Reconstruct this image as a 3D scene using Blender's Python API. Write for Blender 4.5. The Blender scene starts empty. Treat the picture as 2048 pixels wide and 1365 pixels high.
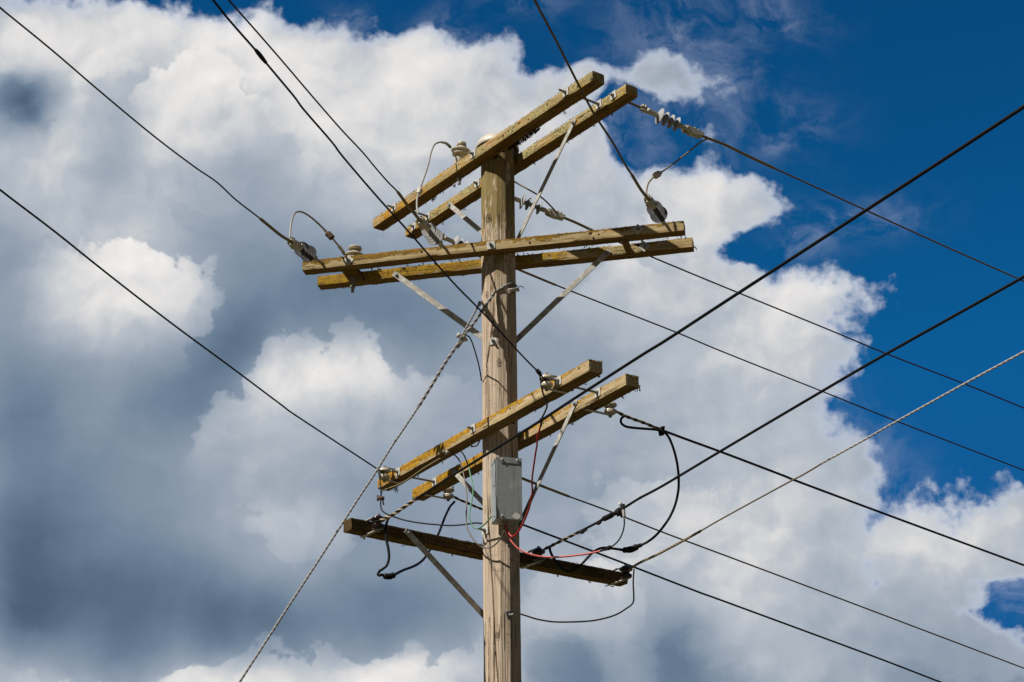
import bpy, math, random
from mathutils import Vector, Matrix, noise
random.seed(11)
R = math.radians
V = Vector
scene = bpy.context.scene

# ------------------------------------------------------------------ camera
W0, H0 = 2048.0, 1365.0
FPX, PITCH, ROLL = 3658.51, R(23.0603), R(0.52065)
CAM = V((0, 0, 1.6))
_r0, _u0 = V((1, 0, 0)), V((0, -math.sin(PITCH), math.cos(PITCH)))
FWD = V((0, math.cos(PITCH), math.sin(PITCH)))
RIGHT = _r0 * math.cos(ROLL) - _u0 * math.sin(ROLL)
UP = _r0 * math.sin(ROLL) + _u0 * math.cos(ROLL)
cam_data = bpy.data.cameras.new('camera')
cam = bpy.data.objects.new('camera', cam_data)
scene.collection.objects.link(cam)
cam_data.sensor_width = 36.0
cam_data.lens = 36.0 * FPX / W0
cam_data.clip_start, cam_data.clip_end = 0.1, 6000
m = Matrix((RIGHT, UP, -FWD)).transposed().to_4x4()
m.translation = CAM
cam.matrix_world = m
scene.camera = cam
scene.render.resolution_x, scene.render.resolution_y = 1024, 682
scene.view_settings.view_transform = 'Standard'
scene.view_settings.look = 'None'
scene.view_settings.exposure = 0.32
scene.view_settings.gamma = 1.0

# ------------------------------------------------------------------ sun
SUN_AZ, SUN_EL = R(-59.0), R(49.5)          # azimuth measured from the camera side of the pole, towards the left
SUN = V((math.sin(SUN_AZ) * math.cos(SUN_EL), -math.cos(SUN_AZ) * math.cos(SUN_EL), math.sin(SUN_EL)))
sd = bpy.data.lights.new('sun', 'SUN')
sd.energy, sd.angle, sd.color = 5.0, R(0.5), (1.0, 0.93, 0.82)
sun = bpy.data.objects.new('sun', sd)
scene.collection.objects.link(sun)
sun.location = (-20, -10, 30)
sun.rotation_euler = SUN.to_track_quat('Z', 'Y').to_euler()

# ------------------------------------------------------------------ node helpers
class NT:
    def __init__(s, tree):
        s.t = tree
    def n(s, typ, **kw):
        nd = s.t.nodes.new(typ)
        for k, v in kw.items():
            setattr(nd, k, v)
        return nd
    def put(s, sock, v):
        if v is None:
            return
        if isinstance(v, bpy.types.NodeSocket):
            s.t.links.new(v, sock)
        else:
            sock.default_value = v
    def math(s, op, a, b=None, c=None, clamp=False):
        nd = s.n('ShaderNodeMath', operation=op, use_clamp=clamp)
        for i, v in enumerate((a, b, c)):
            s.put(nd.inputs[i], v)
        return nd.outputs[0]
    def vmath(s, op, a, b=None, c=None):
        nd = s.n('ShaderNodeVectorMath', operation=op)
        for i, v in enumerate((a, b, c)):
            s.put(nd.inputs[i], v)
        return nd.outputs['Value' if op in ('LENGTH', 'DOT_PRODUCT', 'DISTANCE') else 'Vector']
    def noise(s, vec, scale, detail=4, rough=0.55, dist=0.0, dims='3D', out=0):
        nd = s.n('ShaderNodeTexNoise', noise_dimensions=dims)
        s.put(nd.inputs['Vector'], vec)
        nd.inputs['Scale'].default_value = scale
        nd.inputs['Detail'].default_value = detail
        nd.inputs['Roughness'].default_value = rough
        nd.inputs['Distortion'].default_value = dist
        return nd.outputs[out]
    def billow(s, vec, scale, detail=3.0, rough=0.5, smooth=0.35):
        nd = s.n('ShaderNodeTexVoronoi', feature='SMOOTH_F1', voronoi_dimensions='2D', normalize=True)
        s.put(nd.inputs['Vector'], vec)
        nd.inputs['Scale'].default_value = scale
        nd.inputs['Detail'].default_value = detail
        nd.inputs['Roughness'].default_value = rough
        nd.inputs['Smoothness'].default_value = smooth
        return nd.outputs['Distance']
    def ramp(s, fac, stops, interp='LINEAR'):
        nd = s.n('ShaderNodeValToRGB')
        s.put(nd.inputs[0], fac)
        cr = nd.color_ramp
        cr.interpolation = interp
        while len(cr.elements) > 1:
            cr.elements.remove(cr.elements[-1])
        for i, (p, c) in enumerate(stops):
            e = cr.elements[0] if i == 0 else cr.elements.new(p)
            e.position = p
            e.color = (c, c, c, 1) if not isinstance(c, tuple) else (*c, 1)
        return nd.outputs[0]
    def step(s, x, lo, hi):
        nd = s.n('ShaderNodeMapRange', interpolation_type='SMOOTHSTEP')
        s.put(nd.inputs[0], x)
        s.put(nd.inputs[1], lo)
        s.put(nd.inputs[2], hi)
        return nd.outputs[0]
    def mix(s, f, a, b, blend='MIX'):
        nd = s.n('ShaderNodeMix', data_type='RGBA', blend_type=blend)
        s.put(nd.inputs[0], f)
        s.put(nd.inputs[6], (*a, 1) if isinstance(a, tuple) else a)
        s.put(nd.inputs[7], (*b, 1) if isinstance(b, tuple) else b)
        return nd.outputs[2]

# ------------------------------------------------------------------ world: clear sky with cumulus, by direction
world = bpy.data.worlds.new('World')
scene.world = world
world.use_nodes = True
wt = world.node_tree
wt.nodes.clear()
w = NT(wt)
geo = w.n('ShaderNodeTexCoord')
DIR = geo.outputs['Generated']
# direction -> plane coordinates about a fixed heading (south-facing bank of cloud), in units of 1000
A0 = V((0, math.cos(PITCH), math.sin(PITCH)))
B0 = V((1, 0, 0))
C0 = V((0, -math.sin(PITCH), math.cos(PITCH)))
dz = w.math('MAXIMUM', w.vmath('DOT_PRODUCT', DIR, A0), 0.12)
du = w.math('DIVIDE', w.vmath('DOT_PRODUCT', DIR, B0), dz)
dv = w.math('DIVIDE', w.vmath('DOT_PRODUCT', DIR, C0), dz)
cb = w.n('ShaderNodeCombineXYZ')
w.put(cb.inputs[0], w.math('MULTIPLY_ADD', du, 3.6585, 1.024))
w.put(cb.inputs[1], w.math('MULTIPLY_ADD', dv, -3.6585, 0.6825))
UV0 = cb.outputs[0]
# two-scale warp gives the billowing outline
wz1 = w.noise(UV0, 2.6, 3, 0.5, out=1)
wa = w.vmath('MULTIPLY_ADD', w.vmath('SUBTRACT', wz1, (0.5, 0.5, 0.5)), (0.22, 0.22, 0.0), UV0)
wz2 = w.noise(UV0, 9.0, 5, 0.6, out=1)
UV = w.vmath('MULTIPLY_ADD', w.vmath('SUBTRACT', wz2, (0.5, 0.5, 0.5)), (0.11, 0.11, 0.0), wa)

UVT = w.vmath('MULTIPLY_ADD', w.vmath('SUBTRACT', wz2, (0.5, 0.5, 0.5)), (0.055, 0.055, 0.0), w.vmath('MULTIPLY_ADD', w.vmath('SUBTRACT', wz1, (0.5, 0.5, 0.5)), (0.09, 0.09, 0.0), UV0))
CLOUDS = [  # banks of cumulus: centre, radii
    (100, 520, 760, 560), (545, 270, 330, 275), (760, 310, 290, 262), (935, 340, 210, 245), (1060, 380, 190, 228),
    (1165, 330, 150, 190), (1345, 180, 120, 52), (1400, 425, 165, 140), (1545, 400, 60, 36), (1100, 610, 420, 320), (1330, 700, 300, 250),
    (1560, 690, 180, 165), (1530, 800, 175, 110), (1300, 1010, 420, 260), (1590, 1120, 235, 215), (1920, 1120, 240, 142),
    (1700, 1310, 420, 170), (470, 1100, 820, 520), (1000, 1200, 520, 380), (2010, 1330, 180, 90)]
fld = None
for (cx, cy, rx, ry) in CLOUDS:
    q = w.vmath('MULTIPLY_ADD', UV, (1000 / rx, 1000 / ry, 0), (-cx / rx, -cy / ry, 0))
    ln = w.vmath('LENGTH', q)
    h = w.math('MULTIPLY', w.math('SUBTRACT', 1.0, ln), (rx * ry) ** 0.5 / 200.0)
    fld = h if fld is None else w.math('SMOOTH_MAX', fld, h, 0.10)
fb1 = w.noise(UV0, 8.0, 10, 0.60, 0.2)
UVB = w.vmath('MULTIPLY_ADD', w.vmath('SUBTRACT', wz2, (0.5, 0.5, 0.5)), (0.05, 0.05, 0.0), UV0)
bl1 = w.billow(UVB, 8.5, 3.0, 0.55)
edge = w.math('ADD', w.math('MULTIPLY', w.math('SUBTRACT', fb1, 0.5), 0.80), w.math('MULTIPLY', w.math('SUBTRACT', 0.36, bl1), 0.55))
GAPS = [(1975, 1172, 105, 52, .55), (2040, 1240, 70, 50, .5), (1800, 1128, 45, 22, .35), (1265, 262, 62, 62, .75), (1475, 490, 75, 40, .5), (1240, 215, 60, 26, .3)]
for (cx, cy, rx, ry, a) in GAPS:
    q = w.vmath('MULTIPLY_ADD', UVT, (1000 / rx, 1000 / ry, 0), (-cx / rx, -cy / ry, 0))
    e = w.math('POWER', 0.36788, w.vmath('DOT_PRODUCT', q, q))
    fld = w.math('MULTIPLY_ADD', e, -a, fld)
dens = w.math('ADD', edge, fld)
alpha = w.step(dens, 0.0, 0.20)

WISPS = [(1370, 75, 150, 80, .62), (1050, 12, 85, 38, .5), (1535, 18, 90, 42, .6), (1585, 235, 85, 52, .6), (700, 34, 42, 40, .75),
         (1690, 432, 120, 40, .75), (1600, 480, 70, 60, .5), (1440, 250, 60, 70, .45), (1400, 170, 130, 110, .55), (1590, 920, 140, 70, .55), (1790, 1000, 80, 60, .6), (1960, 1170, 160, 90, .8),
         (1260, 260, 90, 90, .6), (1740, 930, 70, 50, .5), (870, 75, 60, 40, .7)]
wf = None
for (cx, cy, rx, ry, a) in WISPS:
    q = w.vmath('MULTIPLY_ADD', UV, (1000 / rx, 1000 / ry, 0), (-cx / rx, -cy / ry, 0))
    g = w.math('MULTIPLY', w.math('EXPONENT', w.math('MULTIPLY', w.vmath('DOT_PRODUCT', q, q), -1.0)), a)
    wf = g if wf is None else w.math('MAXIMUM', wf, g)
wn = w.noise(w.vmath('MULTIPLY', UV, (1.0, 1.25, 1)), 10.0, 9, 0.62, 0.15)
wisp = w.math('MULTIPLY', w.math('MULTIPLY', wf, w.step(wn, 0.38, 0.68)), 0.75)

TONES = [  # light and shade of the cloud bank: centre, radius, weight
    (128,85,133,0.09), (384,85,138,0.12), (540,60,150,0.20), (250,30,150,0.14), (20,60,120,0.15), (40,190,67,-0.27), (75,215,67,-0.21), (10,160,79,0.08), (50,300,98,0.09),
    (128,250,91,0.18), (256,250,84,0.11), (384,180,96,-0.01), (400,240,100,0.17), (480,250,98,-0.10), (560,230,113,0.09), (640,250,126,0.09), (768,250,144,0.08), (900,220,129,0.02),
    (1024,220,129,0.08), (850,120,150,0.19), (1180,190,150,0.09), (50,400,97,0.05), (128,400,106,0.05), (256,400,107,-0.00), (384,400,121,0.03), (512,400,124,0.01), (640,400,124,0.02),
    (768,400,126,0.06), (900,380,121,0.05), (230,270,73,-0.13), (270,330,78,0.05), (1000,330,113,0.00), (1100,330,138,0.06), (50,500,97,-0.09), (128,500,100,0.07), (250,510,98,0.09),
    (330,500,98,0.12), (420,500,100,-0.08), (512,500,102,-0.01), (640,500,118,-0.04), (768,500,113,0.08), (880,480,121,-0.02), (50,600,97,-0.04), (128,610,98,0.18), (250,600,98,0.08),
    (350,610,87,0.08), (420,620,81,0.01), (512,600,90,-0.04), (640,610,128,-0.13), (768,610,129,-0.14), (900,610,134,-0.11), (50,700,105,-0.04), (150,700,102,-0.04), (250,690,101,0.06),
    (350,690,90,-0.01), (430,700,81,-0.13), (490,660,75,-0.10), (560,740,96,0.18), (640,740,94,0.03), (740,740,105,0.21), (850,720,109,0.02), (50,800,105,-0.14), (150,800,105,0.05),
    (250,800,105,-0.09), (350,800,94,-0.10), (420,800,89,-0.06), (500,830,95,0.04), (600,820,90,0.00), (700,820,99,-0.03), (850,800,108,-0.01), (50,900,105,-0.04), (150,900,105,-0.02),
    (250,900,105,-0.02), (350,900,105,0.03), (450,900,101,0.03), (600,900,115,0.03), (750,900,113,0.06), (880,900,135,0.02), (50,1000,119,-0.10), (200,1000,113,-0.04), (350,1000,115,-0.04),
    (480,1010,110,0.00), (570,1050,87,0.05), (650,1060,83,0.05), (750,1000,114,-0.09), (850,1050,102,-0.02), (50,1100,122,-0.13), (200,1100,122,-0.05), (350,1100,122,0.00), (500,1110,98,0.06),
    (600,1120,85,0.05), (690,1130,88,-0.04), (800,1120,93,0.03), (900,1130,92,-0.02), (50,1200,113,-0.12), (200,1200,119,-0.11), (350,1200,122,-0.13), (500,1200,106,-0.02), (650,1200,92,0.03),
    (800,1200,93,-0.08), (900,1200,87,-0.04), (50,1275,96,-0.22), (250,1275,101,-0.12), (450,1275,106,-0.35), (600,1275,119,-0.34), (750,1270,105,-0.22), (900,1280,85,-0.07), (50,1350,113,0.24),
    (150,1350,113,0.08), (250,1350,96,-0.06), (350,1350,122,0.22), (500,1350,127,0.36), (700,1350,129,0.36), (850,1350,110,0.12), (950,1340,112,0.05), (1080,600,147,0.14), (1180,500,145,-0.02),
    (1250,560,141,0.10), (1400,600,147,0.05), (1600,620,129,0.05), (1700,660,150,0.09), (1150,680,125,-0.16), (1250,750,147,0.08), (1100,800,136,0.03), (1350,850,150,-0.02), (1500,760,150,0.09),
    (1600,790,150,-0.00), (1420,470,128,-0.01), (1300,350,150,0.09), (1430,340,123,0.12), (1500,400,126,0.04), (1530,560,129,0.10), (1150,950,140,-0.01), (1080,900,135,-0.03), (1300,1000,150,0.05),
    (1450,1000,150,0.08), (1600,1000,150,0.09), (1300,1150,150,0.07), (1450,1180,150,0.10), (1700,1200,150,0.00), (1900,1050,150,0.12), (1800,1100,150,0.06), (1100,1180,132,0.02), (1200,1250,110,0.14),
    (1150,1325,96,-0.25), (1350,1300,115,-0.27), (1250,1340,109,0.08), (1500,1290,135,0.06), (1700,1330,150,0.05), (1900,1330,150,-0.06), (2000,1250,150,0.04), (2000,1060,150,0.05), (1400,1350,118,0.02),
    (1080,1280,108,0.10)]
tf = None
for (cx, cy, r_, a) in TONES:
    q = w.vmath('MULTIPLY_ADD', UVT, (1000 / r_, 1000 / r_, 0), (-cx / r_, -cy / r_, 0))
    e = w.math('POWER', 0.36788, w.vmath('DOT_PRODUCT', q, q))
    tf = w.math('MULTIPLY_ADD', e, a, 0.66 if tf is None else tf)
# separate heads of cloud standing in front, each with a crisp sunlit rim
PUFFS = [(640, 920, 240, 175), (565, 760, 85, 90), (720, 770, 80, 90), (850, 860, 110, 130), (235, 620, 165, 140), (590, 1075, 105, 62), (668, 1075, 38, 50), (140, 1400, 150, 75), (370, 1400, 120, 75), (540, 1400, 140, 85), (720, 1400, 130, 100), (880, 1400, 110, 80),
         (1260, 640, 150, 150), (1600, 680, 130, 130), (400, 240, 130, 130), (950, 290, 130, 140), (760, 230, 110, 120), (1440, 420, 120, 110), (1300, 1060, 150, 110), (1180, 1230, 150, 90)]
# where those heads catch the sun along their upper rims: centre, radius, weight
RIMS = [(540, 700, 85, 1.0), (640, 720, 70, .8), (740, 700, 80, 1.0), (860, 745, 80, .6), (470, 800, 75, .8), (400, 850, 60, .6), (270, 490, 110, .9), (375, 560, 80, 1.0), (385, 640, 60, .8), (140, 560, 60, .5), (590, 1020, 90, .8), (675, 1060, 45, .8),
        (150, 1330, 85, .8), (370, 1330, 80, 1.0), (560, 1325, 85, 1.0), (740, 1318, 85, .9), (890, 1330, 75, .8), (1240, 530, 120, .5), (1640, 570, 120, .4), (320, 130, 90, .7), (470, 180, 70, .6), (1420, 330, 110, .5), (1300, 970, 130, .6), (1180, 1160, 120, .6)]
rm = None
for (cx, cy, r_, a) in RIMS:
    q = w.vmath('MULTIPLY_ADD', UV0, (1000 / r_, 1000 / r_, 0), (-cx / r_, -cy / r_, 0))
    e = w.math('POWER', 0.36788, w.vmath('DOT_PRODUCT', q, q))
    rm = w.math('MULTIPLY_ADD', e, a, 0.0 if rm is None else rm)
rm = w.math('MINIMUM', rm, 1.1)
pf = None
for (cx, cy, rx, ry) in PUFFS:
    q = w.vmath('MULTIPLY_ADD', UV, (1000 / rx, 1000 / ry, 0), (-cx / rx, -cy / ry, 0))
    h = w.math('MULTIPLY', w.math('SUBTRACT', 1.0, w.vmath('LENGTH', q)), (rx * ry) ** 0.5 / 180.0)
    pf = h if pf is None else w.math('SMOOTH_MAX', pf, h, 0.08)
pd = w.math('MULTIPLY_ADD', edge, 1.25, pf)
rim = w.math('MULTIPLY', w.step(pd, -0.01, 0.07), w.step(pd, 0.75, 0.05))
outer = w.math('MULTIPLY', w.step(pd, -0.95, -0.02), w.step(pd, 0.02, -0.02))
DARKS = [(1110, 1370, 95, 75), (1060, 1350, 50, 40), (1365, 1340, 75, 70), (1440, 1350, 60, 40), (15, 185, 80, 38), (65, 225, 50, 30), (105, 252, 30, 18), (1930, 1370, 160, 50)]
df = None
for (cx, cy, rx, ry) in DARKS:
    q = w.vmath('MULTIPLY_ADD', UV, (1000 / rx, 1000 / ry, 0), (-cx / rx, -cy / ry, 0))
    h = w.math('MULTIPLY', w.math('SUBTRACT', 1.0, w.vmath('LENGTH', q)), (rx * ry) ** 0.5 / 150.0)
    df = h if df is None else w.math('SMOOTH_MAX', df, h, 0.08)
dk = w.step(w.math('MULTIPLY_ADD', edge, 0.6, df), -0.06, 0.22)
# relief of the billows: height here against height a little nearer the sun
TOWARDS = (-0.020, -0.030, 0.0)
n_a = w.noise(UV, 5.0, 5, 0.50, 0.1)
n_b = w.noise(w.vmath('ADD', UV, TOWARDS), 5.0, 5, 0.50, 0.1)
bl2 = w.billow(w.vmath('ADD', UVB, TOWARDS), 8.5, 3.0, 0.55)
rel = w.math('SUBTRACT', n_a, n_b)
relb = w.math('SUBTRACT', bl2, bl1)
bright = w.step(tf, 0.55, 0.85)
tone = w.math('MULTIPLY_ADD', rel, w.math('MULTIPLY_ADD', bright, 0.20, 0.10), tf)
tone = w.math('MULTIPLY_ADD', relb, w.math('MULTIPLY_ADD', bright, 0.09, 0.03), tone)
tone = w.math('MULTIPLY_ADD', w.math('SUBTRACT', n_a, 0.5), 0.06, tone)
tone = w.math('MULTIPLY_ADD', w.math('MULTIPLY', rim, rm), 0.085, tone)
tone = w.math('MULTIPLY_ADD', w.math('MULTIPLY', outer, rm), -0.060, tone)
tone = w.math('MULTIPLY_ADD', dk, -0.07, tone)
def lin(r_, g_, b_):
    f = lambda c: ((c / 255 + .055) / 1.055) ** 2.4 if c > 10 else c / 255 / 12.92
    return (f(r_), f(g_), f(b_))
ccol = w.ramp(tone, [(.28, lin(52, 68, 88)), (.38, lin(80, 99, 121)), (.50, lin(109, 129, 151)), (.66, lin(148, 161, 177)), (.79, lin(184, 191, 200)), (.88, lin(221, 220, 220)), (.97, lin(242, 240, 238))])
thin = w.mix(w.step(dens, 0.02, 0.35), lin(190, 200, 218), ccol)

SKY_GAIN = (0.20, 2.55, 3.05)      # deep polarised blue
sky = w.n('ShaderNodeTexSky', sky_type='NISHITA')
sky.sun_disc = False
sky.sun_elevation = SUN_EL
sky.sun_rotation = math.atan2(SUN.x, SUN.y)
sky.altitude = 100
sky.air_density, sky.dust_density, sky.ozone_density = 1.0, 0.3, 3.0
gm = w.n('ShaderNodeGamma')
w.put(gm.inputs[0], w.mix(1.0, sky.outputs[0], (0.26, 0.26, 0.26), 'MULTIPLY'))
gm.inputs[1].default_value = 1.5
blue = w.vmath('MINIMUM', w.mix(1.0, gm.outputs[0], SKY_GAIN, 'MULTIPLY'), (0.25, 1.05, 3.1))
c10 = w.mix(1.0, thin, (10, 10, 10), 'MULTIPLY')
wcol = w.mix(1.0, (.34, .40, .55), (10, 10, 10), 'MULTIPLY')
skyc = w.mix(wisp, blue, wcol)
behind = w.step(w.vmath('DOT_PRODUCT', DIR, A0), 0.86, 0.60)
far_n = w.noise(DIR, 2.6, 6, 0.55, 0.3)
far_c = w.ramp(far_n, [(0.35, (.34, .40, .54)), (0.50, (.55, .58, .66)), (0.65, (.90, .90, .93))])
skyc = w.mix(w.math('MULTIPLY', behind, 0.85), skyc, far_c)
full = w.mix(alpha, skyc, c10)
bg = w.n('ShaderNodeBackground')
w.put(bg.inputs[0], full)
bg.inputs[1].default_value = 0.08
wo = w.n('ShaderNodeOutputWorld')
wt.links.new(bg.outputs[0], wo.inputs[0])
world.cycles.sampling_method = 'MANUAL'
world.cycles.sample_map_resolution = 512

# ------------------------------------------------------------------ pixel -> place
def ray(u, v):
    X, Y = u - W0 / 2, H0 / 2 - v
    return (RIGHT * X + UP * Y + FWD * FPX).normalized()
def on_plane(u, v, P, n):
    d = ray(u, v)
    return CAM + d * ((P - CAM).dot(n) / d.dot(n))
def at(u, v, Y):
    d = ray(u, v)
    return CAM + d * (Y / d.y)

# ------------------------------------------------------------------ materials
def material(name):
    mt = bpy.data.materials.new(name)
    mt.use_nodes = True
    t = NT(mt.node_tree)
    b = mt.node_tree.nodes['Principled BSDF']
    return mt, t, b
def bump(t, b, height, strength, dist=0.002):
    bp = t.n('ShaderNodeBump')
    bp.inputs['Strength'].default_value = strength
    bp.inputs['Distance'].default_value = dist
    t.put(bp.inputs['Height'], height)
    t.put(b.inputs['Normal'], bp.outputs[0])
def plain(name, col, rough=0.6, metal=0.0, var=0.25, scale=40, bumps=0.15, spec=0.5, coat=0.0):
    mt, t, b = material(name)
    tc = t.n('ShaderNodeTexCoord').outputs['Object']
    nz = t.noise(tc, scale, 5, 0.6)
    f = t.math('MULTIPLY_ADD', t.math('SUBTRACT', nz, 0.5), 2 * var, 1.0)
    cm = t.vmath('MULTIPLY', V(col), (1, 1, 1))
    vs = t.n('ShaderNodeVectorMath', operation='SCALE')
    vs.inputs[0].default_value = col
    t.put(vs.inputs['Scale'], f)
    t.put(b.inputs['Base Color'], vs.outputs[0])
    b.inputs['Roughness'].default_value = rough
    b.inputs['Metallic'].default_value = metal
    b.inputs['Specular IOR Level'].default_value = spec
    b.inputs['Coat Weight'].default_value = coat
    if bumps:
        bump(t, b, nz, bumps, 0.001)
    return mt
M = {}
M['galv'] = plain('galvanised_steel', (.46, .46, .44), .6, 0, .18, 45, .05, .35)
M['strap'] = None
M['galv_dull'] = plain('dull_galvanised_steel', (.22, .225, .22), .6, 0, .25, 45, .1, .35)
M['rod'] = plain('weathered_steel_rod', (.20, .195, .18), .6, 0, .25, 50, .1, .3)
M['alu'] = plain('weathered_aluminium', (.50, .47, .40), .6, 0, .2, 60, .08, .35)
M['rust'] = plain('rusty_steel', (.10, .055, .03), .8, .2, .4, 50, .3)
M['shaded_shed'] = plain('shade_darkened_silicone_rubber', (.075, .078, .088), .45, 0, .06, 30, 0, .3)  # darker copy of the grey shed rubber, shade put into the colour
M['porcelain'] = plain('cream_porcelain', (.46, .425, .335), .2, 0, .14, 22, 0, .5, .2)
M['brown_glaze'] = plain('brown_glazed_porcelain', (.018, .008, .009), .10, 0, .2, 20, 0, .5, .0)
M['shed'] = plain('grey_silicone_rubber', (.30, .305, .315), .45, 0, .06, 30, 0, .3)
M['black_cable'] = plain('black_cable_sheath', (.006, .006, .0065), .55, 0, .3, 20, 0, .2)
M['tape'] = plain('black_tape', (.007, .006, .006), .7, 0, .4, 90, .6, .2)
M['bare_wire'] = plain('tarnished_conductor', (.15, .12, .075), .7, 0, .2, 40, 0, .2)
M['brown_wire'] = plain('brown_tarnished_conductor', (.050, .030, .022), .7, 0, .2, 40, 0, .2)
M['grip'] = plain('tan_preformed_grip', (.42, .33, .22), .6, 0, .2, 40, 0, .3)
M['grip_dark'] = plain('tarnished_grip', (.22, .18, .11), .7, 0, .25, 40, 0, .2)
M['strand'] = plain('galvanised_strand', (.25, .25, .245), .6, .0, .15, 40, 0, .3)
M['pale_strand'] = plain('pale_aluminium_strand', (.36, .345, .32), .6, .1, .15, 40, 0, .3)
M['red'] = plain('red_wire_sheath', (.36, .012, .010), .35, 0, .1, 40, 0, .6)
M['pink'] = plain('faded_red_wire_sheath', (.62, .13, .11), .4, 0, .15, 40, 0, .6)
M['green'] = plain('green_wire_sheath', (.06, .22, .12), .5, 0, .35, 14, 0)
M['grey_wire'] = plain('grey_brown_wire_sheath', (.10, .085, .075), .5, 0, .4, 12, 0)
M['white_cap'] = plain('white_painted_cap', (.50, .465, .40), .45, 0, .12, 14, .1)
M['hole_shade'] = plain('painted_hole_shade', (.006, .005, .004), .95, 0, .3, 30, 0, .1)  # near-black discs on the face, painting the shade inside bolt holes
M['moss'] = plain('dark_moss', (.045, .030, .012), .95, 0, .5, 60, .2, .1)
M['pale_lichen'] = plain('pale_lichen', (.33, .29, .16), .95, 0, .45, 120, .3, .1)
M['green_lichen'] = plain('green_grey_lichen', (.13, .12, .045), .95, 0, .5, 120, .3, .1)

def box_paint():
    mt, t, b = material('galvanised_sheet')
    tc = t.n('ShaderNodeTexCoord').outputs['Object']
    sp = t.noise(tc, 170, 3, 0.7)
    big = t.noise(tc, 9, 4, 0.6)
    c = t.ramp(sp, [(0.3, (.20, .23, .24)), (0.7, (.34, .375, .385))])
    c = t.mix(t.step(big, 0.5, 0.75), c, (.40, .44, .44))
    sx = t.n('ShaderNodeSeparateXYZ')
    t.put(sx.inputs[0], tc)
    dr = t.noise(t.vmath('MULTIPLY', tc, (34, 34, 2.2)), 1.0, 5, .65)
    c = t.mix(t.math('MULTIPLY', t.step(dr, 0.52, 0.72), 0.40), c, (.13, .125, .10))
    c = t.mix(t.math('MULTIPLY', t.step(t.noise(tc, 22, 6, .7), 0.62, 0.72), 0.5), c, (.42, .43, .42))
    t.put(b.inputs['Base Color'], c)
    b.inputs['Roughness'].default_value = .55
    b.inputs['Metallic'].default_value = .15
    bump(t, b, sp, .08, .001)
    return mt
M['box'] = box_paint()
def strap_metal():
    mt, t, b = material('weathered_zinc_strap')
    tc = t.n('ShaderNodeTexCoord').outputs['Object']
    n1 = t.noise(t.vmath('MULTIPLY', tc, (1, 1.6, 1)), 22, 6, .7)
    n2 = t.noise(t.vmath('MULTIPLY', tc, (.25, 3, 1)), 16, 4, .6)
    c = t.ramp(n1, [(0.30, (.20, .195, .175)), (0.5, (.37, .365, .34)), (0.68, (.54, .53, .49))])
    c = t.mix(t.math('MULTIPLY', t.step(n2, 0.55, 0.72), 0.5), c, (.24, .22, .18))
    c = t.mix(t.math('MULTIPLY', t.step(t.noise(tc, 9, 6, .7), 0.60, 0.70), 0.55), c, (.17, .095, .045))
    t.put(b.inputs['Base Color'], c)
    b.inputs['Roughness'].default_value = .58
    b.inputs['Specular IOR Level'].default_value = .35
    bump(t, b, n1, .12, .001)
    return mt
M['strap'] = strap_metal()
def sticker():
    mt, t, b = material('torn_white_sticker')
    tc = t.n('ShaderNodeTexCoord').outputs['Object']
    c = t.ramp(t.noise(tc, 120, 5, .7), [(0.35, (.42, .42, .42)), (0.6, (.72, .71, .70))])
    t.put(b.inputs['Base Color'], c)
    b.inputs['Roughness'].default_value = .7
    return mt
M['sticker'] = sticker()

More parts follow.
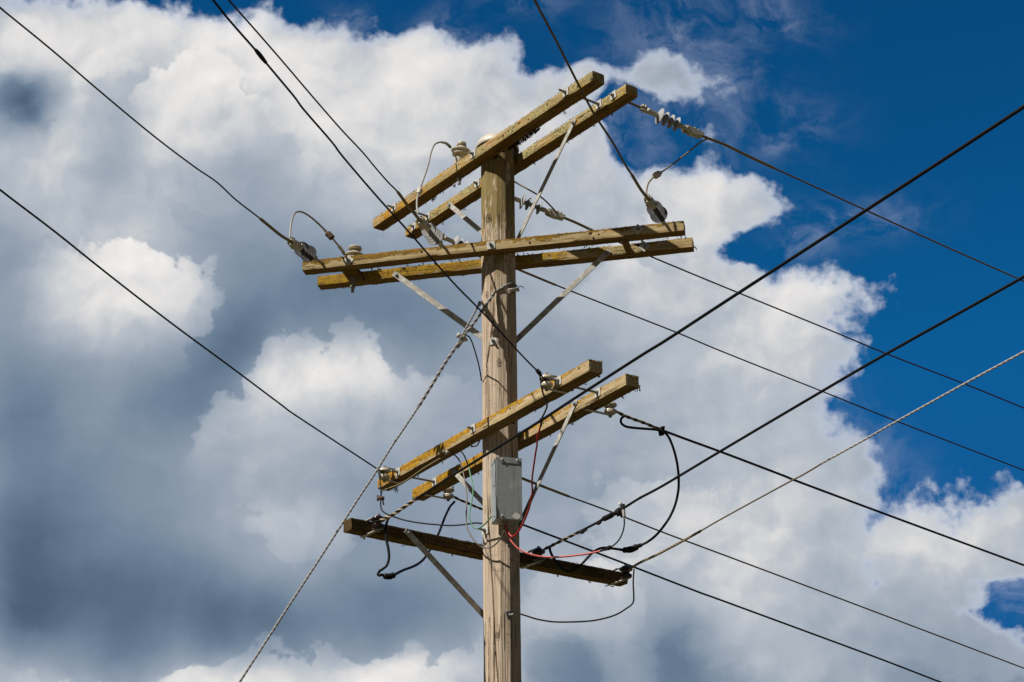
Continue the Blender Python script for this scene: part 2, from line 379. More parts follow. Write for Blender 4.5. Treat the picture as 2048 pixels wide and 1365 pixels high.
def arm_wood(name, seed, base_a, base_b, yel, y0, y1, ytop, g0, g1, moss=0.0, hw=0.05):
    """weathered timber: grain, orange-yellow lichen (y0 + y1*x along the arm), grey crustose lichen (g0 + g1*x)"""
    mt, t, b = material(name)
    tc = t.n('ShaderNodeTexCoord').outputs['Object']
    p = t.vmath('ADD', tc, (seed * 3.7, seed * 1.9, seed * 2.3))
    sx = t.n('ShaderNodeSeparateXYZ')
    t.put(sx.inputs[0], tc)
    x, z = sx.outputs[0], sx.outputs[2]
    zt = t.math('MULTIPLY', z, 1 / 0.04)
    gr = t.noise(t.vmath('MULTIPLY', p, (2.2, 42, 42)), 1.6, 7, 0.68)
    gr2 = t.noise(t.vmath('MULTIPLY', p, (5, 120, 120)), 2.0, 4, 0.6)
    wood = t.ramp(gr, [(0.28, tuple(0.35 * c for c in base_a)), (0.45, base_a), (0.68, base_b)])
    wood = t.mix(t.step(gr2, 0.56, 0.74), wood, tuple(0.45 * c for c in base_a))
    # lichens keep to the weather sides; the bare brown underside is coloured darker to deepen its shade
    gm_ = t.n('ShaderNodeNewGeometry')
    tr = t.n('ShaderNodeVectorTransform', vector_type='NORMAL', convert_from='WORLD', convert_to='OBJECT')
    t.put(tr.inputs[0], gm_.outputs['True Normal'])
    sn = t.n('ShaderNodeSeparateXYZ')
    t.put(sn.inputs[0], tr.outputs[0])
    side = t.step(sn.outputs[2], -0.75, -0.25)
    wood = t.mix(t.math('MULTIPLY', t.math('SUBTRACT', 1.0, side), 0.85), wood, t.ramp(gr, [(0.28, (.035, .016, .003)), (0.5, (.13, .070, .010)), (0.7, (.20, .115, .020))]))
    big = t.noise(t.vmath('MULTIPLY', p, (1, 1.3, 1.6)), 5.5, 5, 0.6)
    med = t.noise(p, 26, 6, 0.68, 0.3)
    fine = t.noise(p, 78, 5, 0.75)
    yb = t.math('MULTIPLY_ADD', x, y1, y0)
    yb = t.math('MULTIPLY_ADD', zt, ytop, yb)
    yv = t.math('ADD', t.math('MULTIPLY_ADD', t.math('SUBTRACT', big, 0.5), 1.9, yb), t.math('MULTIPLY', t.math('SUBTRACT', med, 0.5), 1.3))
    ym = t.math('MULTIPLY', t.step(yv, 0.40, 0.60), side)
    yc = t.mix(t.step(med, 0.38, 0.66), tuple(c * f for c, f in zip(yel, (.55, .45, .5))), yel)
    yc = t.mix(t.step(fine, 0.58, 0.72), yc, tuple(c * f for c, f in zip(yel, (1.12, 1.2, 3.0))))
    col = t.mix(t.math('MULTIPLY', ym, 0.95), wood, yc)
    gb = t.math('MULTIPLY_ADD', x, g1, g0)
    big2 = t.noise(t.vmath('ADD', p, (7, 3, 5)), 4.5, 4, 0.6)
    gv = t.math('ADD', t.math('MULTIPLY_ADD', t.math('SUBTRACT', big2, 0.5), 2.4, gb), t.math('MULTIPLY', t.math('SUBTRACT', fine, 0.5), 1.5))
    gmk = t.math('MULTIPLY', t.step(gv, 0.40, 0.66), side)
    gc = t.ramp(fine, [(0.36, (.04, .03, .012)), (0.45, (.22, .18, .072)), (0.57, (.40, .34, .165)), (0.74, (.62, .55, .32))])
    col = t.mix(gmk, col, gc)
    # rust-orange patches and black pits
    rs = t.math('MULTIPLY', t.step(t.noise(t.vmath('ADD', p, (2, 9, 4)), 17, 5, .65), 0.60, 0.70), side)
    col = t.mix(t.math('MULTIPLY', rs, 0.6), col, (.36, .13, .010))
    vo = t.n('ShaderNodeTexVoronoi', feature='F1')
    t.put(vo.inputs['Vector'], t.vmath('MULTIPLY', p, (1, 1, 1)))
    vo.inputs['Scale'].default_value = 34
    pit = t.math('MULTIPLY', t.step(vo.outputs['Distance'], 0.20, 0.12), t.step(big2, 0.42, 0.6))
    col = t.mix(t.math('MULTIPLY', pit, 0.85), col, (.02, .014, .006))
    if moss:
        mm = t.step(t.noise(p, 12, 5, .65), 0.62 - moss * 0.2, 0.74 - moss * 0.2)
        col = t.mix(t.math('MULTIPLY', mm, 0.75), col, (.085, .080, .012))
    cr = t.noise(t.vmath('MULTIPLY', p, (.8, 34, 34)), 1.0, 2, 0.5)
    cl = t.math('MULTIPLY', t.step(t.math('ABSOLUTE', t.math('SUBTRACT', cr, 0.5)), 0.018, 0.006), t.step(t.noise(p, 3.2, 2, .5), 0.50, 0.58))
    col = t.mix(t.math('MULTIPLY', cl, 0.85), col, (.018, .011, .004))
    t.put(b.inputs['Base Color'], col)
    b.inputs['Roughness'].default_value = .88
    b.inputs['Specular IOR Level'].default_value = .2
    hgt = t.math('ADD', t.math('MULTIPLY_ADD', gr, 0.6, t.math('MULTIPLY', cl, -0.8)), t.math('MULTIPLY', t.math('MULTIPLY', fine, t.math('MAXIMUM', gmk, ym)), 1.4))
    bump(t, b, hgt, .7, .004)
    return mt
YEL, OLV, ORG = (.46, .25, .012), (.27, .165, .012), (.44, .25, .007)
ARM_MAT = {
    'A1': arm_wood('lichen_crusted_timber', 1, (.30, .205, .085), (.53, .41, .22), YEL, 0.34, -0.06, -0.10, 0.40, 0.16),
    'A2': arm_wood('grey_lichen_timber', 2, (.30, .205, .085), (.52, .41, .22), YEL, 0.34, -0.06, -0.22, 0.50, 0.08),
    'B1': arm_wood('olive_weathered_timber', 3, (.36, .27, .135), (.56, .45, .27), OLV, 0.34, -0.02, 0.62, 0.04, 0.12),
    'B2': arm_wood('olive_lichen_timber', 4, (.34, .25, .12), (.54, .43, .25), (.38, .245, .014), 0.66, -0.34, 0.34, 0.02, 0.28),
    'C1': arm_wood('orange_lichen_timber', 5, (.37, .28, .15), (.58, .47, .30), ORG, 0.50, -0.40, 0.70, 0.02, 0.0),
    'C2': arm_wood('yellow_lichen_timber', 6, (.37, .28, .15), (.56, .45, .28), ORG, 0.74, -0.44, 0.50, 0.0, 0.0),
    'D': arm_wood('dark_mossy_timber', 7, (.055, .032, .012), (.12, .075, .035), (.16, .095, .012), -0.05, -0.1, -0.2, -0.05, 0.05, 0.55)}

KNOTS = [(-.09, 11.876, 6.49, .024), (-.175, 11.915, 7.03, .020), (-.02, 11.875, 7.02, .016), (-.165, 11.90, 7.64, .03), (-.12, 11.878, 4.55, .022), (.02, 11.90, 5.02, .018)]
def pole_wood():
    mt, t, b = material('weathered_pole_timber')
    tc = t.n('ShaderNodeTexCoord').outputs['Object']
    sx = t.n('ShaderNodeSeparateXYZ')
    t.put(sx.inputs[0], tc)
    z = sx.outputs[2]
    gr = t.noise(t.vmath('MULTIPLY', tc, (46, 46, 1.5)), 1.5, 7, 0.66)
    st = t.noise(t.vmath('MULTIPLY', tc, (150, 150, 2.2)), 1.0, 4, 0.6)
    wide = t.noise(t.vmath('MULTIPLY', tc, (9, 9, 1.1)), 1.0, 5, 0.6)
    c = t.ramp(gr, [(0.25, (.20, .145, .095)), (0.45, (.44, .35, .265)), (0.68, (.62, .515, .41))])
    c = t.mix(t.step(wide, 0.48, 0.72), c, t.mix(0.5, c, (.40, .36, .31)))
    c = t.mix(t.math('MULTIPLY', t.step(st, 0.60, 0.72), 0.75), c, (.09, .055, .03))
    # saw marks: short slanting scratches
    sm = t.noise(t.vmath('MULTIPLY', tc, (14, 14, 190)), 1.0, 3, 0.6)
    sp = t.math('MULTIPLY', t.step(sm, 0.56, 0.68), t.step(t.noise(tc, 3.1, 3, .5), 0.46, 0.60))
    c = t.mix(t.math('MULTIPLY', sp, 0.45), c, (.12, .085, .05))
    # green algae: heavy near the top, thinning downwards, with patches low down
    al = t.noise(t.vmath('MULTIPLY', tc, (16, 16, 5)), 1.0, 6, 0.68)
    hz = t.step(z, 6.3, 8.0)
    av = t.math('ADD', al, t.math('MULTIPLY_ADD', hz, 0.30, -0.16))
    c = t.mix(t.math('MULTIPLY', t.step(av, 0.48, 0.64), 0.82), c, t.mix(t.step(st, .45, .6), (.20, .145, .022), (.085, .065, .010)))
    cr = t.noise(t.vmath('MULTIPLY', tc, (26, 26, .55)), 1.0, 2, 0.5)
    cl = t.math('MULTIPLY', t.step(t.math('ABSOLUTE', t.math('SUBTRACT', cr, 0.5)), 0.016, 0.005), t.step(t.noise(tc, 2.7, 2, .5), 0.46, 0.54))
    c = t.mix(t.math('MULTIPLY', cl, 0.85), c, (.035, .022, .012))
    sr = t.noise(t.vmath('MULTIPLY', tc, (20, 20, .8)), 1.0, 4, 0.65)
    c = t.mix(t.math('MULTIPLY', t.step(sr, 0.56, 0.74), 0.45), c, (.11, .08, .05))
    for (kx, ky, kz, kr) in KNOTS:
        d = t.vmath('MULTIPLY', t.vmath('SUBTRACT', tc, (kx, ky, kz)), (1 / kr, 1 / kr, .55 / kr))
        ln = t.math('ADD', t.vmath('LENGTH', d), t.math('MULTIPLY', t.math('SUBTRACT', t.noise(tc, 60, 3, .6), 0.5), 0.9))
        ring = t.math('SINE', t.math('MULTIPLY', ln, 13.0))
        c = t.mix(t.math('MULTIPLY', t.step(ln, 1.0, 0.55), t.math('MULTIPLY_ADD', ring, 0.25, 0.5)), c, (.05, .03, .015))
        c = t.mix(t.step(ln, 0.30, 0.12), c, (.015, .010, .006))
    t.put(b.inputs['Base Color'], c)
    b.inputs['Roughness'].default_value = .85
    b.inputs['Specular IOR Level'].default_value = .2
    hgt = t.math('ADD', t.math('MULTIPLY_ADD', cl, -1.0, gr), t.math('ADD', t.math('MULTIPLY', st, -0.5), t.math('MULTIPLY', sp, -0.4)))
    bump(t, b, hgt, .75, .006)
    return mt
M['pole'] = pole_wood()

def grass_ground():
    mt, t, b = material('dry_grass')
    tc = t.n('ShaderNodeTexCoord').outputs['Object']
    n1 = t.noise(tc, 0.35, 6, .65)
    n2 = t.noise(tc, 9, 6, .7)
    c = t.mix(t.step(n1, .35, .65), (.045, .045, .016), (.11, .085, .040))
    c = t.mix(t.step(n2, .4, .7), c, (.07, .062, .024))
    t.put(b.inputs['Base Color'], c)
    b.inputs['Roughness'].default_value = .95
    bump(t, b, n2, .6, .05)
    return mt
M['ground'] = grass_ground()

# ------------------------------------------------------------------ mesh building
WORLD = {}
class MB:
    """collects shapes in world coordinates, then becomes one mesh object"""
    def __init__(s):
        s.v, s.f, s.mi = [], [], []
        s.cur = 0
    def add(s, vs, fs):
        o = len(s.v)
        s.v += [V(x) for x in vs]
        s.f += [[o + i for i in f] for f in fs]
        s.mi += [s.cur] * len(fs)
    def box(s, c, ax, ay, az, bevel=0.0):
        """centre and three half-axis vectors; optional chamfer"""
        c = V(c)
        if bevel <= 0:
            vs = [c + ax * i + ay * j + az * k for k in (-1, 1) for j in (-1, 1) for i in (-1, 1)]
            s.add(vs, [(0, 2, 3, 1), (4, 5, 7, 6), (0, 1, 5, 4), (2, 6, 7, 3), (0, 4, 6, 2), (1, 3, 7, 5)])
            return
        la, lb, lc = ax.length, ay.length, az.length
        fa, fb_, fc = max(0, 1 - bevel / la), max(0, 1 - bevel / lb), max(0, 1 - bevel / lc)
        vs, idx = [], {}
        for k in (-1, 1):
            for j in (-1, 1):
                for i in (-1, 1):
                    for w_, (p, q, r_) in enumerate(((1, fb_, fc), (fa, 1, fc), (fa, fb_, 1))):
                        idx[(i, j, k, w_)] = len(vs)
                        vs.append(c + ax * i * p + ay * j * q + az * k * r_)
        fs = []
        g = lambda i, j, k, w_: idx[(i, j, k, w_)]
        for d in (-1, 1):
            a_ = [g(d, -1, -1, 0), g(d, 1, -1, 0), g(d, 1, 1, 0), g(d, -1, 1, 0)]
            b_ = [g(-1, d, -1, 1), g(-1, d, 1, 1), g(1, d, 1, 1), g(1, d, -1, 1)]
            c_ = [g(-1, -1, d, 2), g(1, -1, d, 2), g(1, 1, d, 2), g(-1, 1, d, 2)]
            for q in (a_, b_, c_):
                fs.append(q if d > 0 else q[::-1])
        for j in (-1, 1):
            for k in (-1, 1):
                q = [g(-1, j, k, 1), g(1, j, k, 1), g(1, j, k, 2), g(-1, j, k, 2)]
                fs.append(q if j * k < 0 else q[::-1])
        for i in (-1, 1):
            for k in (-1, 1):
                q = [g(i, -1, k, 0), g(i, 1, k, 0), g(i, 1, k, 2), g(i, -1, k, 2)]
                fs.append(q if i * k > 0 else q[::-1])
        for i in (-1, 1):
            for j in (-1, 1):
                q = [g(i, j, -1, 0), g(i, j, 1, 0), g(i, j, 1, 1), g(i, j, -1, 1)]
                fs.append(q if i * j < 0 else q[::-1])
        for i in (-1, 1):
            for j in (-1, 1):
                for k in (-1, 1):
                    q = [g(i, j, k, 0), g(i, j, k, 1), g(i, j, k, 2)]
                    fs.append(q if i * j * k > 0 else q[::-1])
        s.add(vs, fs)
    def tube(s, pts, rad, n=8, caps=True):
        pts = [V(p) for p in pts]
        k = len(pts)
        rs = rad if isinstance(rad, (list, tuple)) else [rad] * k
        tang = [(pts[min(i + 1, k - 1)] - pts[max(i - 1, 0)]).normalized() for i in range(k)]
        nrm = tang[0].orthogonal().normalized()
        vs, fs = [], []
        for i in range(k):
            nrm = (nrm - tang[i] * nrm.dot(tang[i])).normalized()
            bi = tang[i].cross(nrm)
            for j in range(n):
                a = 2 * math.pi * j / n
                vs.append(pts[i] + (nrm * math.cos(a) + bi * math.sin(a)) * rs[i])
        for i in range(k - 1):
            for j in range(n):
                a, b_ = i * n + j, i * n + (j + 1) % n
                fs.append((a, b_, b_ + n, a + n))
        if caps:
            fs.append(tuple(range(n))[::-1])
            fs.append(tuple((k - 1) * n + j for j in range(n)))
        s.add(vs, fs)
    def helix(s, pts, rad, wire, pitch, strands, n=6, phase=0.0):
        """strands laid helically round a path"""
        pts = resample(pts, min(pitch / 9.0, 0.03))
        k = len(pts)
        tang = [(pts[min(i + 1, k - 1)] - pts[max(i - 1, 0)]).normalized() for i in range(k)]
        nrm = tang[0].orthogonal().normalized()
        acc, fr = 0.0, []
        for i in range(k):
            nrm = (nrm - tang[i] * nrm.dot(tang[i])).normalized()
            if i:
                acc += (pts[i] - pts[i - 1]).length
            fr.append((pts[i], nrm.copy(), tang[i].cross(nrm), acc))
        for q in range(strands):
            line = []
            for (p, a, b_, d) in fr:
                an = phase + 2 * math.pi * (q / strands + d / pitch)
                line.append(p + (a * math.cos(an) + b_ * math.sin(an)) * rad)
            s.tube(line, wire, n)
    def lathe(s, o, ax, prof, n=28, closed=True):
        """profile of (distance along axis, radius)"""
        ax = V(ax).normalized()
        a = ax.orthogonal().normalized()
        b_ = ax.cross(a)
        vs, fs = [], []
        for (h, r_) in prof:
            for j in range(n):
                t_ = 2 * math.pi * j / n
                vs.append(V(o) + ax * h + (a * math.cos(t_) + b_ * math.sin(t_)) * max(r_, 1e-5))
        for i in range(len(prof) - 1):
            for j in range(n):
                p, q = i * n + j, i * n + (j + 1) % n
                fs.append((p, q, q + n, p + n))
        if closed:
            fs.append(tuple(range(n))[::-1])
            fs.append(tuple((len(prof) - 1) * n + j for j in range(n)))
        s.add(vs, fs)
    def prism(s, poly, d):
        """flat polygon (list of points) pushed along d"""
        k = len(poly)
        vs = [V(p) for p in poly] + [V(p) + V(d) for p in poly]
        fs = [tuple(range(k))[::-1], tuple(range(k, 2 * k))]
        fs += [(i, (i + 1) % k, k + (i + 1) % k, k + i) for i in range(k)]
        s.add(vs, fs)
    def crumb(s, c, r_, rng):
        """small irregular lump"""
        vs = []
        for (x, y, z) in ((1, 0, 0), (-1, 0, 0), (0, 1, 0), (0, -1, 0), (0, 0, 1), (0, 0, -1)):
            vs.append(V(c) + V((x, y, z)) * r_ * rng.uniform(.5, 1.3))
        s.add(vs, [(0, 2, 4), (2, 1, 4), (1, 3, 4), (3, 0, 4), (2, 0, 5), (1, 2, 5), (3, 1, 5), (0, 3, 5)])
    def build(s, name, mats, parent=None, frame=None, smooth=75):
        fr = frame if frame is not None else (WORLD[parent.name] if parent else Matrix.Identity(4))
        inv = fr.inverted()
        me = bpy.data.meshes.new(name)
        me.from_pydata([inv @ p for p in s.v], [], s.f)
        mats = mats if isinstance(mats, (list, tuple)) else [mats]
        for mt in mats:
            me.materials.append(mt)
        me.polygons.foreach_set('material_index', s.mi)
        if smooth:
            me.polygons.foreach_set('use_smooth', [True] * len(me.polygons))
            me.set_sharp_from_angle(angle=R(smooth))
        me.update()
        o = bpy.data.objects.new(name, me)
        scene.collection.objects.link(o)
        place(o, fr, parent)
        return o
def place(o, fr, parent=None):
    WORLD[o.name] = fr.copy()
    if parent:
        o.parent = parent
        o.matrix_local = WORLD[parent.name].inverted() @ fr
    else:
        o.matrix_world = fr
def tag(o, label=None, cat=None, group=None, kind=None):
    if label: o['label'] = label
    if cat: o['category'] = cat
    if group: o['group'] = group
    if kind: o['kind'] = kind
    return o
def empty(name, loc):
    o = bpy.data.objects.new(name, None)
    o.empty_display_size = 0.1
    scene.collection.objects.link(o)
    place(o, loc if isinstance(loc, Matrix) else Matrix.Translation(V(loc)))
    return o
def dup(o, fr=None, parent=None):
    """copy an object with its parts and sub-parts to a new frame"""
    c = o.copy()
    scene.collection.objects.link(c)
    old, new = WORLD[o.name], fr if fr is not None else WORLD[o.name]
    place(c, new, parent)
    for ch in list(o.children):
        dup(ch, new @ old.inverted() @ WORLD[ch.name], c)
    return c
def spline(pts, sub=6):
    """Catmull-Rom through the points"""
    pts = [V(p) for p in pts]
    if len(pts) < 3:
        return pts
    P = [pts[0] * 2 - pts[1]] + pts + [pts[-1] * 2 - pts[-2]]
    out = []
    for i in range(1, len(P) - 2):
        for j in range(sub):
            t = j / sub
            a, b_, c, d = P[i - 1], P[i], P[i + 1], P[i + 2]
            out.append(0.5 * (2 * b_ + (c - a) * t + (2 * a - 5 * b_ + 4 * c - d) * t * t + (3 * b_ - a - 3 * c + d) * t ** 3))
    out.append(pts[-1])
    return out
def resample(pts, step):
    pts = [V(p) for p in pts]
    out = [pts[0]]
    left = step
    for a, b_ in zip(pts, pts[1:]):
        L = (b_ - a).length
        d = left
        while d < L:
            out.append(a + (b_ - a) * (d / L))
            d += step
        left = d - L
    if (out[-1] - pts[-1]).length > step * 0.3:
        out.append(pts[-1])
    return out

# ------------------------------------------------------------------ ground (below the view, it lights the undersides)
g = MB()
n_ = 24
rad_ = [0, 6, 14, 30, 80, 250, 900, 3000]
vs, fs = [V((0, 10, 0))], []
for r_ in rad_[1:]:
    for j in range(n_):
        a = 2 * math.pi * j / n_
        vs.append(V((math.cos(a) * r_, 10 + math.sin(a) * r_, 0)))
for j in range(n_):
    fs.append((0, 1 + j, 1 + (j + 1) % n_))
for i in range(len(rad_) - 2):
    for j in range(n_):
        a, b_ = 1 + i * n_ + j, 1 + i * n_ + (j + 1) % n_
        fs.append((a, a + n_, b_ + n_, b_))
g.add(vs, fs)
ground = tag(g.build('ground', M['ground'], smooth=0), kind='structure')

# ------------------------------------------------------------------ the pole
XP, YP = -0.0858, 12.0
def pole_x(z):
    return XP + 0.003 - 0.0033 * (z - 1.6 - 2.8)
POLE_TOP = 6.70 + 1.6
PROF = [(-180, .122), (-140, .127), (-100, .124), (-88, .124), (-47, .126), (-4, .125), (25, .1315), (72, .128), (104, .127), (140, .128), (180, .122)]
def prof_r(a):
    """radius of the hewn, many-sided section at azimuth a (degrees, 0 = towards the camera, + = right)"""
    for (a0, r0), (a1, r1) in zip(PROF, PROF[1:]):
        if a0 <= a <= a1:
            p0 = V((math.sin(R(a0)) * r0, math.cos(R(a0)) * r0))
            p1 = V((math.sin(R(a1)) * r1, math.cos(R(a1)) * r1))
            d = V((math.sin(R(a)), math.cos(R(a))))
            e = p1 - p0
            den = d.x * e.y - d.y * e.x
            return (p0.x * e.y - p0.y * e.x) / den
    return .125
# long drying cracks: (z, azimuth) lines
def zpix(v):
    d = ray(1000, v)
    return (CAM + d * (YP - .12) / d.y).z
def azpix(u, v):
    z = zpix(v)
    d = ray(u, v)
    x = (CAM + d * (YP - .11) / d.y).x - pole_x(z)
    return math.degrees(math.asin(max(-.98, min(.98, x / .127))))
def crack(pix, wid, dep):
    return ([(zpix(v), azpix(u, v)) for (u, v) in pix], wid, dep)
CRACKS = [
    crack([(988, 590), (986, 640), (981, 668), (977, 700), (972, 730), (968.5, 770), (968, 840), (970, 900), (972.5, 960), (975, 1010), (977, 1060), (980, 1110), (983, 1160), (985.5, 1210), (988, 1260), (991, 1310), (995.5, 1365), (1000, 1420)], 1.5, .018),
    crack([(974, 700), (973.5, 760), (972, 840)], 0.9, .008),
    crack([(981, 520), (980.5, 560), (978, 640)], 0.8, .008),
    crack([(1026, 600), (1028, 650), (1027, 700), (1028.5, 760)], 1.3, .012),
    crack([(1022, 1150), (1024, 1180), (1024, 1240)], 1.0, .010),
    crack([(977, 1270), (976.5, 1310), (978, 1365), (979, 1400)], 0.8, .008),
    crack([(1014, 620), (1006, 640), (998, 660)], 1.0, .006),
    crack([(970, 600), (968.5, 585), (971, 575)], 2.0, .006),
    crack([(971, 405), (973, 415), (972.5, 428)], 0.9, .010)]
azs = [-180 + 6 * i for i in range(13)] + [-102 + 1.0 * i for i in range(205)] + [108 + 6 * i for i in range(12)]
zs = [0.0] + [1.2, 2.4, 3.2] + [3.6 + 0.022 * i for i in range(int((POLE_TOP - 3.6) / 0.022) + 1)]
pm = MB()
vs, fs = [], []
for z in zs:
    line = []
    for (ln, wid, dep) in CRACKS:
        zz = sorted(ln)
        if zz[0][0] <= z <= zz[-1][0]:
            for (z0, a0), (z1, a1) in zip(zz, zz[1:]):
                if z0 <= z <= z1:
                    u_ = (z - z0) / max(z1 - z0, 1e-6)
                    fade = min(1.0, (z - zz[0][0]) / .12, (zz[-1][0] - z) / .12)
                    line.append((a0 + (a1 - a0) * u_ + 1.2 * noise.noise(V((z * 7, a0, 0))), wid, dep * max(fade, 0)))
                    break
    for a in azs:
        wob = 3.0 * noise.noise(V((z * 1.7, math.sin(R(a)) * .7, 3.0)))
        r_ = prof_r(max(-180, min(180, a + wob * 0.8))) + .0016 * noise.noise(V((a * .25, z * 2.0, 1.0))) + .0012 * noise.noise(V((a * .8, z * 9.0, 5.0)))
        r_ *= 1 + 0.006 * (6.0 - z) / 3.0
        for (ac, wid, dep) in line:
            q = (a - ac) / wid
            if abs(q) < 3:
                r_ -= dep * math.exp(-q * q)
        # old knot
        kx, kz = (a + 27) / 9.0, (z - 7.62) / .075
        kd = kx * kx + kz * kz
        r_ += .003 * math.exp(-(kd - 1.0) ** 2 * 4) - .004 * math.exp(-kd * 3)
        vs.append(V((pole_x(z) + math.sin(R(a)) * r_, YP - math.cos(R(a)) * r_, z)))
na = len(azs)
for i in range(len(zs) - 1):
    for j in range(na):
        a, b_ = i * na + j, i * na + (j + 1) % na
        fs.append((a, b_, b_ + na, a + na))
fs.append(tuple((len(zs) - 1) * na + j for j in range(na)))
pm.add(vs, fs)
POLE_BASE = V((pole_x(0), YP, 0))
pole = tag(empty('utility_pole', POLE_BASE), 'weathered timber utility pole carrying seven lichen-covered crossarms', 'utility pole')
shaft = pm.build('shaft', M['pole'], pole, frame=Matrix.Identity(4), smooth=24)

cp = MB()
c0 = V((pole_x(POLE_TOP), YP, POLE_TOP - .035))
cp.lathe(c0, V((0.05, 0.02, 1)), [(.0, .150), (-.012, .158), (-.004, .163), (.016, .160), (.045, .147), (.075, .118), (.098, .075), (.108, .03), (.11, .0)], 40, False)
cp.lathe(c0, V((0.05, 0.02, 1)), [(.0, .150), (.040, .140), (.070, .110), (.094, .06), (.10, .0)], 40, False)
pcap = cp.build('pole_cap', M['white_cap'], pole)

# ------------------------------------------------------------------ crossarms
FAM = {'A': (R(-53.068), .106, .080), 'B': (R(-12.366), .093, .0795), 'C': (R(-57.02), .104, .0812), 'D': (R(36.226), .103, .0822)}
ARMS = {  # height over the camera, offset from the pole's axis (- in front), shift along, length
    'A1': (6.560, -.157, -.020, 2.769), 'A2': (6.575, .154, -.029, 2.757), 'B1': (5.774, -.154, -.031, 2.812), 'B2': (5.788, .155, -.013, 2.820),
    'C1': (4.395, -.165, .004, 2.767), 'C2': (4.383, .161, -.045, 2.758), 'D': (3.581, .159, .038, 2.325)}
FR, AX = {}, {}
for k, (z, q, s_, L) in ARMS.items():
    az, wd, ht = FAM[k[0]]
    a, n = V((math.cos(az), math.sin(az), 0)), V((-math.sin(az), math.cos(az), 0))
    c = V((XP, YP, z + CAM.z)) + n * q + a * s_
    f = Matrix((a, n, V((0, 0, 1)))).transposed().to_4x4()
    f.translation = c
    FR[k], AX[k] = f, (a, n, wd, ht, L)
UPZ = V((0, 0, 1))
def on_arm(k, u, v, off=0.0):
    """the point of the arm's front face (off metres in front of it) seen at a pixel"""
    a, n, wd, ht, L = AX[k]
    return on_plane(u, v, FR[k].translation - n * (wd / 2 + off), n)
def arm_s(k, p):
    return (p - FR[k].translation).dot(AX[k][0])
def arm_at(k, s_, y, z):
    return FR[k] @ V((s_, y, z))

HOLES = {'A1': [(-1.24, .01, .005), (.36, -.006, .008), (.42, .004, .006), (.47, -.018, .007), (.88, .006, .006), (-.20, .008, .006), (.1, .0, .006), (1.22, -.012, .008), (.55, .012, .008), (.66, -.01, .006), (.48, .008, .006), (-.62, .012, .006)], 'A2': [(.24, -.005, .007), (.9, .0, .006), (.34, .006, .005), (-.7, -.01, .006), (.62, .0, .005), (.68, .008, .004), (-.98, .0, .006)],
         'B1': [(-.50, .006, .008), (.30, -.012, .0085), (.74, .012, .009), (.80, -.004, .007), (.76, -.028, .008)], 'B2': [(-1.12, .012, .009), (-1.07, .012, .007), (1.02, .012, .010), (1.0, .026, .008), (.36, .012, .006)],
         'C1': [(.46, .004, .006), (.5, -.004, .004), (1.27, .015, .008), (-.30, .0, .005)], 'C2': [(-1.2, .0, .006), (.42, .0, .006), (.45, -.01, .005)], 'D': [(.68, .002, .012), (.88, .012, .010), (-.98, .01, .010), (-.62, .02, .008)]}
arm_obj = {}
